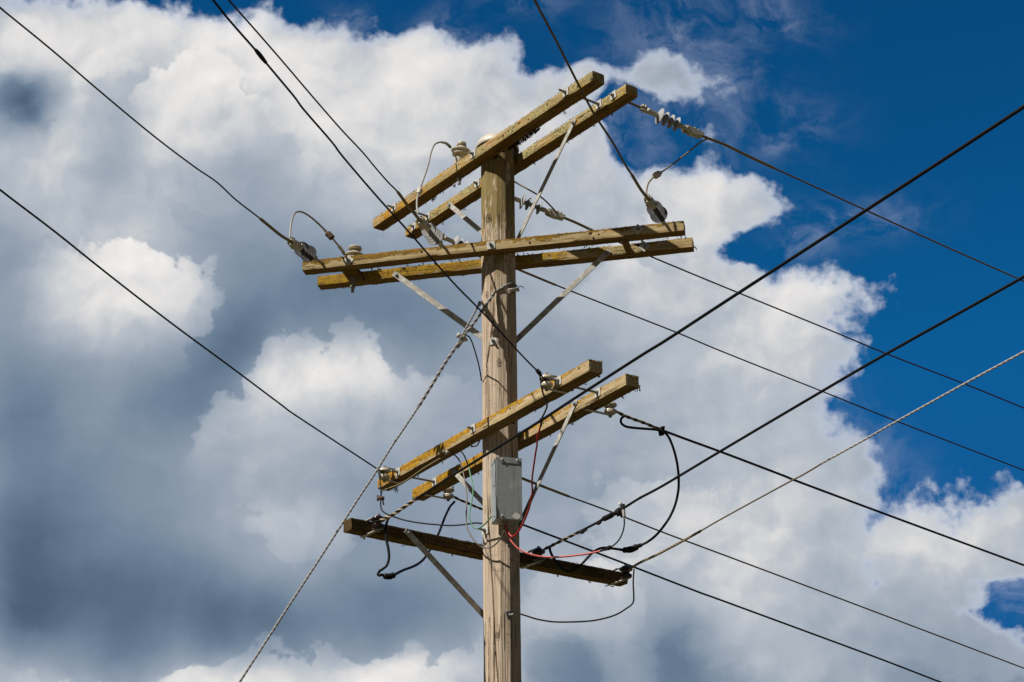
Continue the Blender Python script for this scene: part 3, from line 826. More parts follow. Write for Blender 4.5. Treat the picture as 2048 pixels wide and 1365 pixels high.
def make_arm(k):
    a, n, wd, ht, L = AX[k]
    rng = random.Random('arm' + k)
    nx, ny, nz = 230, 7, 6
    mb = MB()
    def pt(i, j, kk):
        x, y, z = (i / nx - .5) * L, (j / ny - .5) * wd, (kk / nz - .5) * ht
        # rounded, chipped arrises and slight bow
        ey, ez = abs(j / ny - .5) * 2, abs(kk / nz - .5) * 2
        ch = .0022 + .0030 * max(0, noise.noise(V((x * 9, y * 30 + ord(k[0]), z * 30)))) + .006 * max(0, noise.noise(V((x * 2.3, y * 20, z * 20 + len(k)))) - .35)
        if ey > .99 and ez > .99:
            y -= math.copysign(ch, y); z -= math.copysign(ch, z)
        d = noise.noise(V((x * 14 + ord(k[0]), y * 40, z * 40))) * .0011 + noise.noise(V((x * 45, y * 60, z * 60 + ord(k[-1])))) * .0007
        if ey > .99: y += math.copysign(1, y) * d
        if ez > .99: z += math.copysign(1, z) * d
        bow = .004 * math.sin(x * 2.1 + ord(k[0]) + ord(k[-1]))
        if i in (0, nx):
            x += noise.noise(V((y * 60, z * 60, i))) * .003
            if ey > .99 or ez > .99: x -= math.copysign(.002, x)
        return FR[k] @ V((x, y, z + bow * .6))
    # six faces as grids, welded by index
    idx, vs, fs = {}, [], []
    def gi(i, j, kk):
        key = (i, j, kk)
        if key not in idx:
            idx[key] = len(vs)
            vs.append(pt(i, j, kk))
        return idx[key]
    for i in range(nx):
        for j in range(ny):
            fs.append((gi(i, j, 0), gi(i, j + 1, 0), gi(i + 1, j + 1, 0), gi(i + 1, j, 0)))
            fs.append((gi(i, j, nz), gi(i + 1, j, nz), gi(i + 1, j + 1, nz), gi(i, j + 1, nz)))
        for kk in range(nz):
            fs.append((gi(i, 0, kk), gi(i + 1, 0, kk), gi(i + 1, 0, kk + 1), gi(i, 0, kk + 1)))
            fs.append((gi(i, ny, kk), gi(i, ny, kk + 1), gi(i + 1, ny, kk + 1), gi(i + 1, ny, kk)))
    for j in range(ny):
        for kk in range(nz):
            fs.append((gi(0, j, kk), gi(0, j, kk + 1), gi(0, j + 1, kk + 1), gi(0, j + 1, kk)))
            fs.append((gi(nx, j, kk), gi(nx, j + 1, kk), gi(nx, j + 1, kk + 1), gi(nx, j, kk + 1)))
    mb.add(vs, fs)
    mb.cur = 1
    for (s_, z, r_) in HOLES[k]:
        o = arm_at(k, s_, -wd / 2 - .0012, z)
        ring = []
        for q in range(11):
            t_ = 2 * math.pi * q / 11
            ring.append(o + (a * math.cos(t_) + UPZ * math.sin(t_)) * r_ * rng.uniform(.8, 1.15))
        mb.prism(ring, n * .02)
    o = mb.build('crossarm', [ARM_MAT[k], M['hole_shade']], pole, frame=FR[k], smooth=45)
    arm_obj[k] = o
    # crusts and tufts of lichen along the edges
    li = MB()
    dens = {'A1': 420, 'A2': 420, 'B1': 190, 'B2': 230, 'C1': 150, 'C2': 150, 'D': 150}[k]
    for q in range(dens):
        x = rng.uniform(-.5, .5) * L
        cl = noise.noise(V((x * 3, ord(k[0]), ord(k[-1]))))
        if cl < rng.uniform(-.6, .35):
            continue
        e = rng.random()
        if e < .55:
            p = (x, -wd / 2 + rng.uniform(-.001, .004), ht / 2 - rng.uniform(-.001, .004))
        elif e < .75:
            p = (x, wd / 2 - rng.uniform(-.001, .004), -ht / 2 + rng.uniform(-.001, .003))
        elif e < .9 and k[0] in 'AB':
            p = (x, -wd / 2 - .0005, rng.uniform(-.35, .5) * ht)
        else:
            p = (x, rng.uniform(-.5, .5) * wd, ht / 2)
        li.cur = 0 if rng.random() < .6 else 1
        if k[0] in 'D': li.cur = 1
        for _ in range(rng.randint(1, 3)):
            li.crumb(FR[k] @ (V(p) + V((rng.uniform(-.006, .006), 0, rng.uniform(-.002, .002)))), rng.uniform(.0018, .0042), rng)
    def tuft(x, y, z, m_, size, mat_i):
        li.cur = mat_i
        for _ in range(m_):
            p = V((x + rng.uniform(-.01, .01), y + rng.uniform(-.006, .006), z))
            d = V((rng.uniform(-.6, .6), rng.uniform(-.3, .7), -1 if z < 0 else rng.uniform(-.6, .4))).normalized()
            line = [p]
            for st in range(3):
                d = (d + V((rng.uniform(-.6, .6), rng.uniform(-.6, .6), rng.uniform(-.5, .4)))).normalized()
                line.append(line[-1] + d * size * rng.uniform(.2, .5))
                if rng.random() < .9:
                    li.crumb(FR[k] @ line[-1], rng.uniform(.003, .0065), rng)
            li.tube([FR[k] @ q_ for q_ in line], [.0022, .002, .0015, .001], 4)
    H = ht / 2
    if k == 'A1':
        for x in [.30 + .024 * i for i in range(15)]:
            for _ in range(3):
                tuft(x + rng.uniform(-.012, .012), wd / 2 - .006, -H, 4, .020 * (1.25 - abs(x - .46) * 2.2), 2)
        for x in (.13, .145, .15, .16, .10):
            tuft(x, wd / 2 - .004, -H, 3, .016, 2)
        for x in (-.42, -.40, -.68, -.70, -.69, -.66, -.55, .95):
            tuft(x, wd / 2 - .004, -H, 2, .022, 2)
        for x in (1.37, 1.375, 1.378):
            tuft(x, -wd / 2, -.01, 4, .02, 0)
    elif k in ('B1', 'B2'):
        for x in (-.9, -.62, -.5, -.3, .12, .2, .22, .66, 1.3, 1.38):
            tuft(x + rng.uniform(-.03, .03), wd / 2 - .004 if k == 'B1' else -wd / 2, -H if k == 'B1' else H, 2, .009, 2)
        if k == 'B2':
            for x in (-.95, -.93, -.86, -.75, -.72):
                tuft(x, -wd / 2, H - .01, 3, .02, 2)
            tuft(L / 2, 0, -.01, 4, .035, 1)
    elif k[0] == 'C':
        for x in (L / 2 - .004, L / 2 - .01, L / 2):
            for y in (-.04, -.01, .02, .045):
                tuft(x, y, H - .004, 2, .008, 1)
        for x in (1.34, 1.2, 1.05, .62, .35, -.2, -.6, -.95):
            tuft(x, wd / 2 - .002, -H, 2, .009, 2)
        if k == 'C2':
            tuft(L / 2 - .003, wd / 2, -.02, 6, .034, 1)
        else:
            tuft(-L / 2 + .12, wd / 2, -H, 4, .04, 2); tuft(-L / 2 + .10, wd / 2, -H, 3, .03, 2)
    else:
        for x in (-1.0, -.7, -.3, .2, .6, .9, 1.05, 1.1):
            tuft(x, wd / 2 - .003, -H, 2, .012, 1)
    lo = li.build('lichen', [M['pale_lichen'], M['green_lichen'], M['moss']], o, smooth=0)
    tag(lo, kind='stuff')
    return o
for k in ARMS:
    make_arm(k)
arm_obj['A1']['label'] = 'topmost front crossarm crusted with grey and orange lichen'
arm_obj['A2']['label'] = 'topmost rear crossarm crusted with grey lichen'
arm_obj['B1']['label'] = 'front olive-brown crossarm of the long second pair'
arm_obj['B2']['label'] = 'rear olive-brown crossarm of the long second pair'
arm_obj['C1']['label'] = 'front orange-yellow lichened crossarm above the metal box'
arm_obj['C2']['label'] = 'rear orange-yellow lichened crossarm behind the metal box'
arm_obj['D']['label'] = 'lowest crossarm, single, dark brown and mossy'

# ------------------------------------------------------------------ bolts (square washer, nut, threaded stub) set on the arms
def bolt_mesh(mb, o, x, y, z, size=.030, stub=.035, rod=0.0, rot=0.0):
    """o: point on the face, y points out of the face"""
    a = x * math.cos(rot) + z * math.sin(rot)
    b_ = -x * math.sin(rot) + z * math.cos(rot)
    mb.cur = 0
    mb.box(o + y * .003, a * size, b_ * size, y * .0028, .0008)
    mb.cur = 1
    hexa = [o + y * .0055 + (x * math.cos(math.pi * i / 3 + .3) + z * math.sin(math.pi * i / 3 + .3)) * .0135 for i in range(6)]
    mb.prism(hexa, y * .013)
    mb.tube([o + y * .004, o + y * (.02 + stub)], .0078, 8)
    if rod:
        mb.tube([o + y * .01, o + y * rod], .0085, 8)
proto_bolt = {}
def arm_bolt(k, u, v, rot=0.0, rod=False, stub=.035, size=.030):
    a, n, wd, ht, L = AX[k]
    p = on_arm(k, u, v)
    s_ = arm_s(k, p)
    zz = max(-.012, min(.012, (p - FR[k].translation).z))
    o = arm_at(k, s_, -wd / 2, zz)
    f = Matrix((a, -n, UPZ)).transposed().to_4x4()
    f.translation = o
    key = (round(rot, 2), rod, stub, size)
    if key not in proto_bolt:
        mb = MB()
        bolt_mesh(mb, o, a, -n, UPZ, size, stub, .215 if rod else 0, rot)
        b_ = mb.build('bolt', [M['galv'], M['galv_dull']], arm_obj[k], frame=f, smooth=30)
        proto_bolt[key] = b_
    else:
        b_ = dup(proto_bolt[key], f, arm_obj[k])
    return b_
for k, u, v, rot, rod, stub in (
        ('A1', 788, 415, 0, 0, .045), ('A1', 947, 306.5, 0, 0, .02), ('A1', 1132, 185, 0, 0, .045),
        ('A2', 828, 453.5, 0, 0, .02), ('A2', 856, 433, 0, 1, .02), ('A2', 955, 363, 0, 0, .02), ('A2', 1227, 191, 0.1, 0, .012), ('A2', 1198, 209, 0, 1, .02),
        ('B1', 697, 521.5, .785, 0, .04), ('B1', 982, 491, .08, 0, .025), ('B1', 1276, 459.5, .785, 0, .03),
        ('B2', 720, 555, .785, 1, .02), ('B2', 1288.5, 494, .785, 1, .02),
        ('C1', 796.5, 944, 0, 0, .04), ('C1', 946.6, 856, 0, 0, .03), ('C1', 1118, 762, 0, 0, .055),
        ('C2', 869.5, 964, 0, 1, .02), ('C2', 1196, 785.5, 0, 1, .02)):
    arm_bolt(k, u, v, rot, bool(rod), stub)

# bolts through the pole itself
def pole_bolt(u, v, az, size, stub, name='bolt', rot=0.0, dark=False):
    y = V((math.sin(R(az)), -math.cos(R(az)), 0))
    x = V((math.cos(R(az)), math.sin(R(az)), 0))
    d = ray(u, v)
    z = zpix(v)
    r_ = prof_r(az) + .001
    o = V((pole_x(z), YP, z)) + y * r_
    o = on_plane(u, v, o, y)
    mb = MB()
    bolt_mesh(mb, o, x, y, UPZ, size, stub, 0, rot)
    f = Matrix((x, y, UPZ)).transposed().to_4x4()
    f.translation = o
    return mb.build(name, [M['galv_dull'] if dark else M['galv'], M['galv_dull']], pole, frame=f, smooth=30)
pole_bolt(987, 683, -18, .026, .02)
pole_bolt(970.5, 1061, -46, .030, .045)
pole_bolt(1018, 1231, 46, .028, .025, rot=.35, dark=True)

# spacer block between the long pair, and a timber packer near its right end
sb = MB()
for k, u, z0, sx in (('B1', 690, -.012, .055), ('B1', 1243, -.02, .022)):
    a, n, wd, ht, L = AX[k]
    s_ = arm_s(k, on_arm(k, u, 520 if u < 900 else 463))
    q0, q1 = ARMS['B1'][1], ARMS['B2'][1]
    c = V((XP, YP, ARMS['B1'][0] + CAM.z + z0)) + a * (s_ + ARMS['B1'][2]) + n * ((q0 + q1) / 2)
    if u < 900:
        blk = MB()
        blk.box(c, a * sx, n * ((q1 - q0 - wd) / 2 - .001), UPZ * .022, .002)
        blk.build('spacer_block', ARM_MAT['D'], pole, frame=Matrix.Translation(c))
        PIN_S, PIN_C = s_, c
    else:
        blk = MB()
        blk.box(c + UPZ * .02, a * sx, n * ((q1 - q0 - wd) / 2 - .001), UPZ * .018, .002)
        blk.build('spacer_block', ARM_MAT['B1'], pole, frame=Matrix.Translation(c))

# ------------------------------------------------------------------ flat steel braces
def brace(k, top, bot, wid=.019):
    a, n, wd, ht, L = AX[k]
    p, q = on_arm(k, *top, .004), on_arm(k, *bot, .004)
    d = (q - p).normalized()
    sidev = d.cross(n).normalized()
    mb = MB()
    P0 = p - d * .03
    mb.box((P0 + q) / 2, d * ((q - P0).length / 2), sidev * wid, n * .0035, .001)
    f = Matrix((d, n, d.cross(n))).transposed().to_4x4()
    f.translation = p
    o = mb.build('brace', M['strap'], pole, frame=f, smooth=30)
    b_ = MB()
    b_.lathe(p - n * .003, -n, [(0, .015), (.003, .015), (.004, .010), (.012, .0095), (.014, .007)], 12)
    b_.build('bolt', M['galv_dull'], o, smooth=30)
    return o
brace('A2', (900, 411), (1020, 512))
brace('A2', (1147, 246), (1020, 511))
brace('B2', (793, 551), (1003, 703), .021)
brace('B2', (1213, 507), (1003, 709), .021)
brace('C2', (907, 943), (1025, 1068))
brace('C2', (1150, 808), (1025, 1079))
brace('D', (817, 1067), (988, 1253), .021)

# ------------------------------------------------------------------ strain insulators (rod, four sheds, clamp), modelled along x
IL = 0.64
def strain_proto(frame):
    root = empty('strain_insulator', frame)
    T = lambda x, y=0, z=0: frame @ V((x, y, z))
    X = (frame.to_3x3() @ V((1, 0, 0)))
    Yv = (frame.to_3x3() @ V((0, 1, 0)))
    Z = (frame.to_3x3() @ V((0, 0, 1)))
    mb = MB()
    mb.tube([T(-.03), T(.15)], .0105, 10)                              # eye bolt
    mb.build('eye_bolt', M['rod'], root)
    mb = MB()                                                          # clevis with its pin
    for s_ in (-1, 1):
        mb.box(T(.155, 0, .014 * s_), X * .030, Yv * .013, Z * .0045, .002)
    mb.tube([T(.145, 0, -.034), T(.145, 0, .036)], .007, 8)
    mb.tube([T(.165, 0, .018), T(.165, 0, .034)], .012, 8)
    mb.lathe(T(.175), X, [(0, .016), (.012, .022), (.020, .022), (.026, .019), (.085, .0185), (.088, .017)], 16)
    mb.build('clevis', M['alu'], root)
    mb = MB()                                                          # rubber sheds
    pr = [(.250, .014), (.268, .015)]
    for i, (x, r_) in enumerate(((.278, .062), (.325, .054), (.372, .054), (.419, .054))):
        pr += [(x - .012, .016), (x - .003, r_ * .55), (x + .004, r_ - .003), (x + .008, r_), (x + .011, r_ - .002), (x + .010, r_ * .6), (x + .008, .017)]
    pr += [(.47, .015)]
    mb.lathe(T(0), X, pr, 40)
    mb.build('sheds', M['shed'], root, smooth=28)
    mb = MB()
    mb.lathe(T(.440), X, [(0, .015), (.002, .0185), (.062, .019), (.070, .014)], 16)
    mb.build('end_fitting', M['alu'], root)
    mb = MB()                                                          # clamp
    for s_ in (-1, 1):
        poly = [(.488, -.016), (.505, -.026), (.56, -.030), (.615, -.020), (.642, -.008), (.640, .012), (.585, .018), (.52, .020), (.492, .014)]
        mb.prism([T(x, .019 * s_, z) for (x, z) in poly], Yv * .006 * s_)
    mb.box(T(.585, 0, -.020), X * .050, Yv * .017, Z * .006, .002)
    mb.box(T(.600, 0, .012), X * .040, Yv * .014, Z * .006, .002)
    mb.tube([T(.508, -.040, -.002), T(.508, .042, -.002)], .0085, 8)
    mb.tube([T(.508, .028, -.002), T(.508, .040, -.002)], .015, 6)
    mb.tube([T(.575, .0, -.036), T(.575, .0, .040)], .007, 8)
    mb.tube([T(.605, .0, -.034), T(.605, .0, .038)], .007, 8)
    mb.tube([T(.575, 0, .024), T(.575, 0, .034)], .013, 6)
    mb.tube([T(.605, 0, .024), T(.605, 0, .034)], .013, 6)
    mb.build('clamp', M['alu'], root)
    return root
def reach(A, u, v, L, far):
    """point on the pixel's ray at distance L from A"""
    d = ray(u, v)
    t0 = (A - CAM).dot(d)
    h2 = L * L - (CAM + d * t0 - A).length_squared
    dt = math.sqrt(max(h2, 0))
    return CAM + d * (t0 + dt if far else t0 - dt)
def frame_x(A, E, up=UPZ):
    x = (E - A).normalized()
    y = up.cross(x).normalized()
    f = Matrix((x, y, x.cross(y))).transposed().to_4x4()
    f.translation = A
    return f
sproto = None
CLAMP = {}
for key, k, uv, end, far, label in (
        ('L1', 'A2', (1227, 191), (1404, 272), True, 'grey insulator with white-lit discs against blue sky, off the top rear crossarm'),
        ('L2', 'A2', (955, 363), (1128, 436), True, 'grey insulator with discs just right of the pole top, crossed by a steel brace'),
        ('L3', 'A2', (828, 453), (985, 517), True, 'grey insulator whose white discs peep over the long front crossarm, left of the pole'),
        ('W1', 'B1', (644, 535), (581, 483), False, 'grey insulator with shade-darkened discs pointing forward from the left end of the long front crossarm'),
        ('WM', 'B1', (893, 511), (839, 440), False, 'pale grey insulator pointing forward over the lower end of the top rear crossarm'),
        ('WR', 'B1', (1335, 459), (1295, 397), False, 'grey insulator with shade-darkened discs pointing forward from the right end of the long front crossarm')):
    a, n, wd, ht, L = AX[k]
    p = on_arm(k, *uv)
    s_ = arm_s(k, p)
    A = arm_at(k, s_, wd / 2 if far else -wd / 2, 0)
    E = reach(A, *end, IL, far)
    f = frame_x(A, E)
    if sproto is None:
        sproto = strain_proto(f)
        o = sproto
    else:
        o = dup(sproto, f)
    if key in ('W1', 'WR'):
        for ch in o.children:
            if ch.name.startswith('sheds'):
                ch.material_slots[0].link = 'OBJECT'
                ch.material_slots[0].material = M['shaded_shed']
    tag(o, label, 'insulator', 'disc strain insulators at the ends of the bare conductors')
    CLAMP[key] = (A, f @ V((IL, 0, 0)), f)

# ------------------------------------------------------------------ pin insulators
def pin_insulator(base, ax, label, scale=1.0, stud=None, flat=False):
    f = Matrix.Translation(base)
    root = tag(empty('pin_insulator', f), label, 'insulator', 'cream pin insulators')
    mb = MB()
    prof = [(.0, .036), (.002, .041), (.012, .0425), (.060, .041), (.080, .040), (.086, .044), (.088, .060), (.093, .064), (.099, .0635), (.105, .056), (.110, .050), (.113, .052),
            (.117, .068), (.122, .0735), (.129, .073), (.139, .062), (.150, .044), (.156, .036), (.163, .031), (.170, .031), (.176, .035), (.186, .036), (.194, .033), (.200, .022), (.203, .0)]
    if flat:
        prof = prof[:17] + [(.146, .050), (.150, .034), (.156, .031), (.163, .031), (.170, .036), (.176, .049), (.184, .0525), (.193, .049), (.201, .035), (.205, .015), (.206, .0)]
    mb.lathe(base, ax, [(h * scale, r_ * scale) for h, r_ in prof], 40)
    mb.build('porcelain', M['porcelain'], root, smooth=35)
    if stud:
        mb = MB()
        mb.tube([base, stud], .012, 12)
        mb.tube([stud + UPZ * .035, stud + UPZ * .055], .020, 6)
        mb.build('pin', M['rod'], root, smooth=30)
    mb = MB()   # binding wire in the groove
    top = base + V(ax).normalized() * .166 * scale
    ring = [top + V((math.cos(t_ * .7) * .034, math.sin(t_ * .7) * .034, .004 * math.sin(t_ * 1.3))) * scale for t_ in range(19)]
    mb.tube(spline(ring, 3), .0042, 6)
    mb.build('binding_wire', M['grip_dark'], root)
    return root
a, n, wd, ht, L = AX['A1']
sA = arm_s('A1', on_arm('A1', 907, 322))
PB = arm_at('A1', sA, 0.0, ht / 2)
pin_insulator(PB, V((.10, -.05, 1)), 'cream ribbed insulator standing upright on the top front crossarm', 1.0, arm_at('A1', sA, 0, -ht / 2 - .075))
PB2 = PIN_C + UPZ * .022
pin_insulator(PB2, V((.05, 0, 1)), 'cream insulator head peeping up behind the left part of the long front crossarm', 1.0, PIN_C - UPZ * .15, True)
P1_TOP = PB + V((.10, -.05, 1)).normalized() * .166
P2_TOP = PB2 + UPZ * .166

# ------------------------------------------------------------------ shackle insulators on forward straps
def shackle_proto(frame, glaze, D=.165):
    """frame: origin at the arm's centre line, x out of the arm, y along it"""
    root = empty('shackle_insulator', frame)
    T = lambda x, y=0, z=0: frame @ V((x, y, z))
    X, Yv = frame.to_3x3() @ V((1, 0, 0)), frame.to_3x3() @ V((0, 1, 0))
    mb = MB()
    prof = [(-.044, .020), (-.043, .030), (-.036, .040), (-.024, .0425), (-.016, .040), (-.010, .029), (-.004, .0245), (.004, .0245), (.009, .030), (.012, .042),
            (.017, .0475), (.024, .0475), (.032, .042), (.039, .032), (.044, .020), (.046, .012)]
    mb.lathe(T(D), UPZ, prof, 36)
    mb.build('porcelain', glaze, root, smooth=35)
    for s_ in (-1, 1):
        mb = MB()
        mb.box(T(D / 2 - .01, 0, .0485 * s_), X * (D / 2 + .026), Yv * .0125, UPZ * .0032, .001)
        mb.build('strap', M['galv'], root, smooth=30)
    mb = MB()
    mb.tube([T(D, 0, -.066), T(D, 0, .062)], .0065, 8)
    mb.tube([T(D, 0, -.064), T(D, 0, -.053)], .012, 6)
    mb.tube([T(D, 0, .053), T(D, 0, .060)], .011, 6)
    mb.build('bolt', M['galv_dull'], root, smooth=30)
    return root
SH = {}
sh_proto = {}
for key, k, uv, back, glaze, label in (
        ('C1L', 'C1', (769, 946), False, 'porcelain', 'cream shackle insulator at the lower left end of the orange lichened front crossarm'),
        ('C1R', 'C1', (1093, 764), False, 'porcelain', 'cream shackle insulator on the orange lichened front crossarm, right of the pole'),
        ('C2L', 'C2', (896.5, 993), True, 'porcelain', 'cream shackle insulator below the lower left end of the yellow rear crossarm'),
        ('C2R', 'C2', (1220, 820), True, 'porcelain', 'cream shackle insulator behind the upper right end of the yellow rear crossarm'),
        ('DL', 'D', (756, 1041), False, 'brown_glaze', 'dark brown shackle insulator at the left end of the lowest crossarm'),
        ('DM', 'D', (1077, 1104), False, 'brown_glaze', 'dark brown shackle insulator on the lowest crossarm just right of the pole'),
        ('DR', 'D', (1252, 1141), False, 'brown_glaze', 'dark brown shackle insulator at the right end of the lowest crossarm')):
    a, n, wd, ht, L = AX[k]
    off = .122 if k == 'C1' else .165
    c = FR[k].translation
    pl = c + n * off if back else c - n * off
    p = on_plane(*uv, pl, n)
    s_ = arm_s(k, p)
    x = n if back else -n
    f = Matrix((x, UPZ.cross(x), UPZ)).transposed().to_4x4()
    f.translation = arm_at(k, s_, 0, 0)
    if (glaze, off) not in sh_proto:
        sh_proto[glaze, off] = shackle_proto(f, M[glaze], off)
        o = sh_proto[glaze, off]
    else:
        o = dup(sh_proto[glaze, off], f)
    tag(o, label, 'insulator', 'cream shackle insulators' if glaze == 'porcelain' else 'dark brown shackle insulators')
    SH[key] = f @ V((off, 0, 0))

# ------------------------------------------------------------------ spans of wire: each hangs in its own vertical plane
def span(P0, az, pix, extra=12.0):
    """P0: where it is made fast; az: heading in degrees (0 = away, 90 = right, 180 = towards the camera)"""
    h = V((math.sin(R(az)), math.cos(R(az)), 0))
    n = V((h.y, -h.x, 0))
    pts = [P0] + [on_plane(u, v, P0, n) for (u, v) in pix]
    d = (pts[-1] - pts[-2]).normalized()
    if len(pts) > 3:
        d = (pts[-1] - pts[-3]).normalized()
    return pts, [pts[-1] + d * extra * t for t in (.25, .5, .75, 1)]
def wire_thing(name, label, cat, pts, rad, mat, group=None, n=8):
    mb = MB()
    sp = spline(pts, 5)
    mb.tube(sp, rad, n)
    o = mb.build(name, mat, frame=Matrix.Translation(V(pts[0])))
    tag(o, label, cat, group)
    return o
def length_to(pts, dist):
    out, acc = [pts[0]], 0
    for a_, b_ in zip(pts, pts[1:]):
        L = (b_ - a_).length
        if acc + L >= dist:
            out.append(a_ + (b_ - a_) * ((dist - acc) / L))
            return out
        out.append(b_)
        acc += L
    return out
def near_u(pts, u, sgn):
    """part of a path up to the image column u"""
    out = [pts[0]]
    for p in pts[1:]:
        d = p - CAM
        x = W0 / 2 + FPX * d.dot(RIGHT) / d.dot(FWD)
        out.append(p)
        if (x - u) * sgn > 0:
            break
    return out
CONDUCTORS = 'bare overhead conductors'
# towards the camera, from the long front crossarm
def conductor(key, az, pix, rad, mat, label, grip_u, sgn, grip_rad=.0105, gripmat='grip_dark'):
    A, E, f = CLAMP[key]
    pts, tail = span(E, az, pix)
    o = wire_thing('conductor', label, 'power line', pts + tail, rad, M[mat], CONDUCTORS)
    gp = resample(near_u(spline(pts, 6), grip_u, sgn), .05)
    mb = MB()
    x0 = f @ V((IL - .13, 0, -.004))
    gp = [x0, (x0 + gp[0]) / 2] + gp
    mb.tube(spline(gp, 2), grip_rad, 10)
    mb.build('armour_rods', M[gripmat], o)
    return o, pts
o_w1, p_w1 = conductor('W1', 180 + 22, [(560, 470), (520, 437.5), (471.7, 400), (433.6, 364.8), (386.7, 332.5), (307.6, 272.5), (205, 187.5), (102.5, 99.6), (0, 16), (-60, -34)],
          .0052, 'brown_wire', 'brown bare conductor from the far left insulator up to the top left corner', 521, -1)
o_wm, p_wm = conductor('WM', 180 + 20, [(815, 411), (795, 384), (774.7, 363.3), (748, 332.5), (725, 304.7), (681, 257.8), (622.3, 190.4), (563.7, 121.6), (505, 54.2), (456.8, 0), (415, -48)],
          .0052, 'brown_wire', 'brown bare conductor rising to the top edge from the pale insulator left of the pole', 796, -1)
o_wr, p_wr = conductor('WR', 180 + 17, [(1280, 377), (1263.7, 350), (1252, 332.5), (1225.6, 285.6), (1187.5, 227), (1152, 160), (1117, 91), (1068.8, 0), (1040, -56)],
          .0072, 'bare_wire', 'olive-grey bare conductor passing in front of the right ends of the topmost crossarms', 1265, -1)
# away to the right, from the topmost rear crossarm
o_l1, p_l1 = conductor('L1', 51, [(1416, 277), (1448, 289), (1490, 309.5), (1534.4, 330.4), (1632, 375), (1732, 421), (1890, 493), (2048, 563), (2120, 595)],
          .0066, 'bare_wire', 'uppermost brownish conductor running down to the right across deep blue sky', 1535, 1, .0105)
o_l2, p_l2 = conductor('L2', 51, [(1150, 445), (1181, 459.5), (1240, 486), (1310, 517), (1448, 574.3), (1653, 658), (1773, 708), (1928.5, 768), (2048, 816.6), (2130, 850)],
          .0064, 'brown_wire', 'middle thin conductor running to the right edge, second from the top', 1181, 1, .0105)
o_l3, p_l3 = conductor('L3', 51, [(1046.7, 543.6), (1080, 557.5), (1111.4, 570.4), (1204, 607), (1350.6, 664.4), (1448, 705), (1644, 783), (1793.7, 843), (2048, 941), (2130, 973)],
          .0064, 'brown_wire', 'thin conductor coming out under the long crossarms right of the pole, third from the top', 1110, 1, .0100)

LOWV = 'low voltage cables'
def cable(P0, az, pix, rad, mat, label, cat='cable', name='cable', group=LOWV, extra=12.0):
    pts, tail = span(P0, az, pix, extra)
    o = wire_thing(name, label, cat, pts + tail, rad, M[mat], group)
    return o, pts
def twisted(o, pts, u, sgn, rad=.0075, wire=.0052, pitch=.14, strands=2, mat='grip', start=0):
    gp = near_u(spline(pts, 8), u, sgn)
    mb = MB()
    mb.helix(gp[start:], rad, wire, pitch, strands, 6)
    return mb.build('preformed_grip', M[mat], o)
tie = lambda P, d: P + V(d).normalized() * .03
def tie_ring(o, P, mat='grip', r_=.0275, n=1.2):
    mb = MB()
    k = int(14 * n)
    mb.tube(spline([P + V((math.cos(.45 * i) * r_, math.sin(.45 * i) * r_, .0016 * i - .01)) for i in range(k)], 2), .0042, 6)
    return mb.build('tie_wire', M[mat], o)

o, p_ = cable(SH['C1R'], 180 + 20.5, [(1080, 748), (1043.4, 710.8), (985, 647), (960.4, 620.5), (901.8, 560.7), (818.8, 465.4), (757, 397), (686.7, 315), (663.3, 284), (607.6, 219.7), (587, 192), (534.4, 129), (516.8, 107), (505, 93.8), (455, 36.6), (426, 0), (385, -50)],
               .0052, 'black_cable', 'black cable crossing in front of all upper arms and up to the top edge', 'cable')
tie_ring(o, SH['C1R'], 'black_cable')
mb = MB(); mb.tube([p_[1], p_[1] + (p_[1] - SH['C1R']).normalized() * .05], .014, 8); mb.build('end_sleeve', M['tape'], o)
q_ = spline(p_, 6)
mb = MB()
sl = [on_plane(u, v, SH['C1R'], V((math.cos(R(200.5)), -math.sin(R(200.5)), 0))) for (u, v) in ((511, 100), (517, 107), (524, 116), (532, 126))]
mb.tube(sl, [.008, .0105, .0105, .008], 8); mb.build('splice', M['tape'], o)
o, p_ = cable(SH['C1L'], 180 + 21, [(756.6, 939.6), (595.5, 834), (563.3, 810.7), (463.7, 736), (340.6, 645.2), (217.6, 550), (110, 464), (25.8, 400), (0, 380), (-70, 327)],
               .0056, 'black_cable', 'thin black wire from the lower left insulator up to the left edge', 'cable')
tie_ring(o, SH['C1L'], 'black_cable')
o4, p4 = cable(SH['C2R'], 48, [(1252, 833), (1290, 847), (1322, 860), (1385, 883.5), (1448, 906.5), (1565, 951), (1600, 965), (1785, 1034), (2048, 1131), (2130, 1161)],
               .0088, 'black_cable', 'thick black cable running right from the upper right insulator to the right edge')
twisted(o4, p4, 1320, 1); tie_ring(o4, SH['C2R'])
PB5 = V((pole_x(5.75), YP, 0)) + V((.05, .125, 0)); PB5.z = at(1012, 944, PB5.y).z
o5, p5 = cable(PB5, 48, [(1043.8, 957), (1090, 975), (1138.3, 993.5), (1228.5, 1026.7), (1329.5, 1066.5), (1448, 1110.6), (1711.7, 1209.6), (2048, 1337), (2130, 1368)],
               .0062, 'bare_wire', 'thin brown wire coming out from behind the metal box and running down right', 'cable')
mb = MB(); mb.tube(spline(near_u(p5, 1137, 1), 4), .0098, 8); mb.build('armour_rods', M['grip_dark'], o5)
o6, p6 = cable(SH['C2L'], 48, [(913, 997), (935, 1006.5), (963, 1018.4), (1047, 1050.4), (1185.6, 1103), (1271.5, 1136), (1400, 1185.7), (1448, 1203), (1741, 1311), (1881.6, 1365), (1990, 1406)],
               .0086, 'black_cable', 'thick black cable passing behind the pole below the box and leaving at the bottom right')
twisted(o6, p6, 962, 1, .0065, .0050, .12); tie_ring(o6, SH['C2L'])
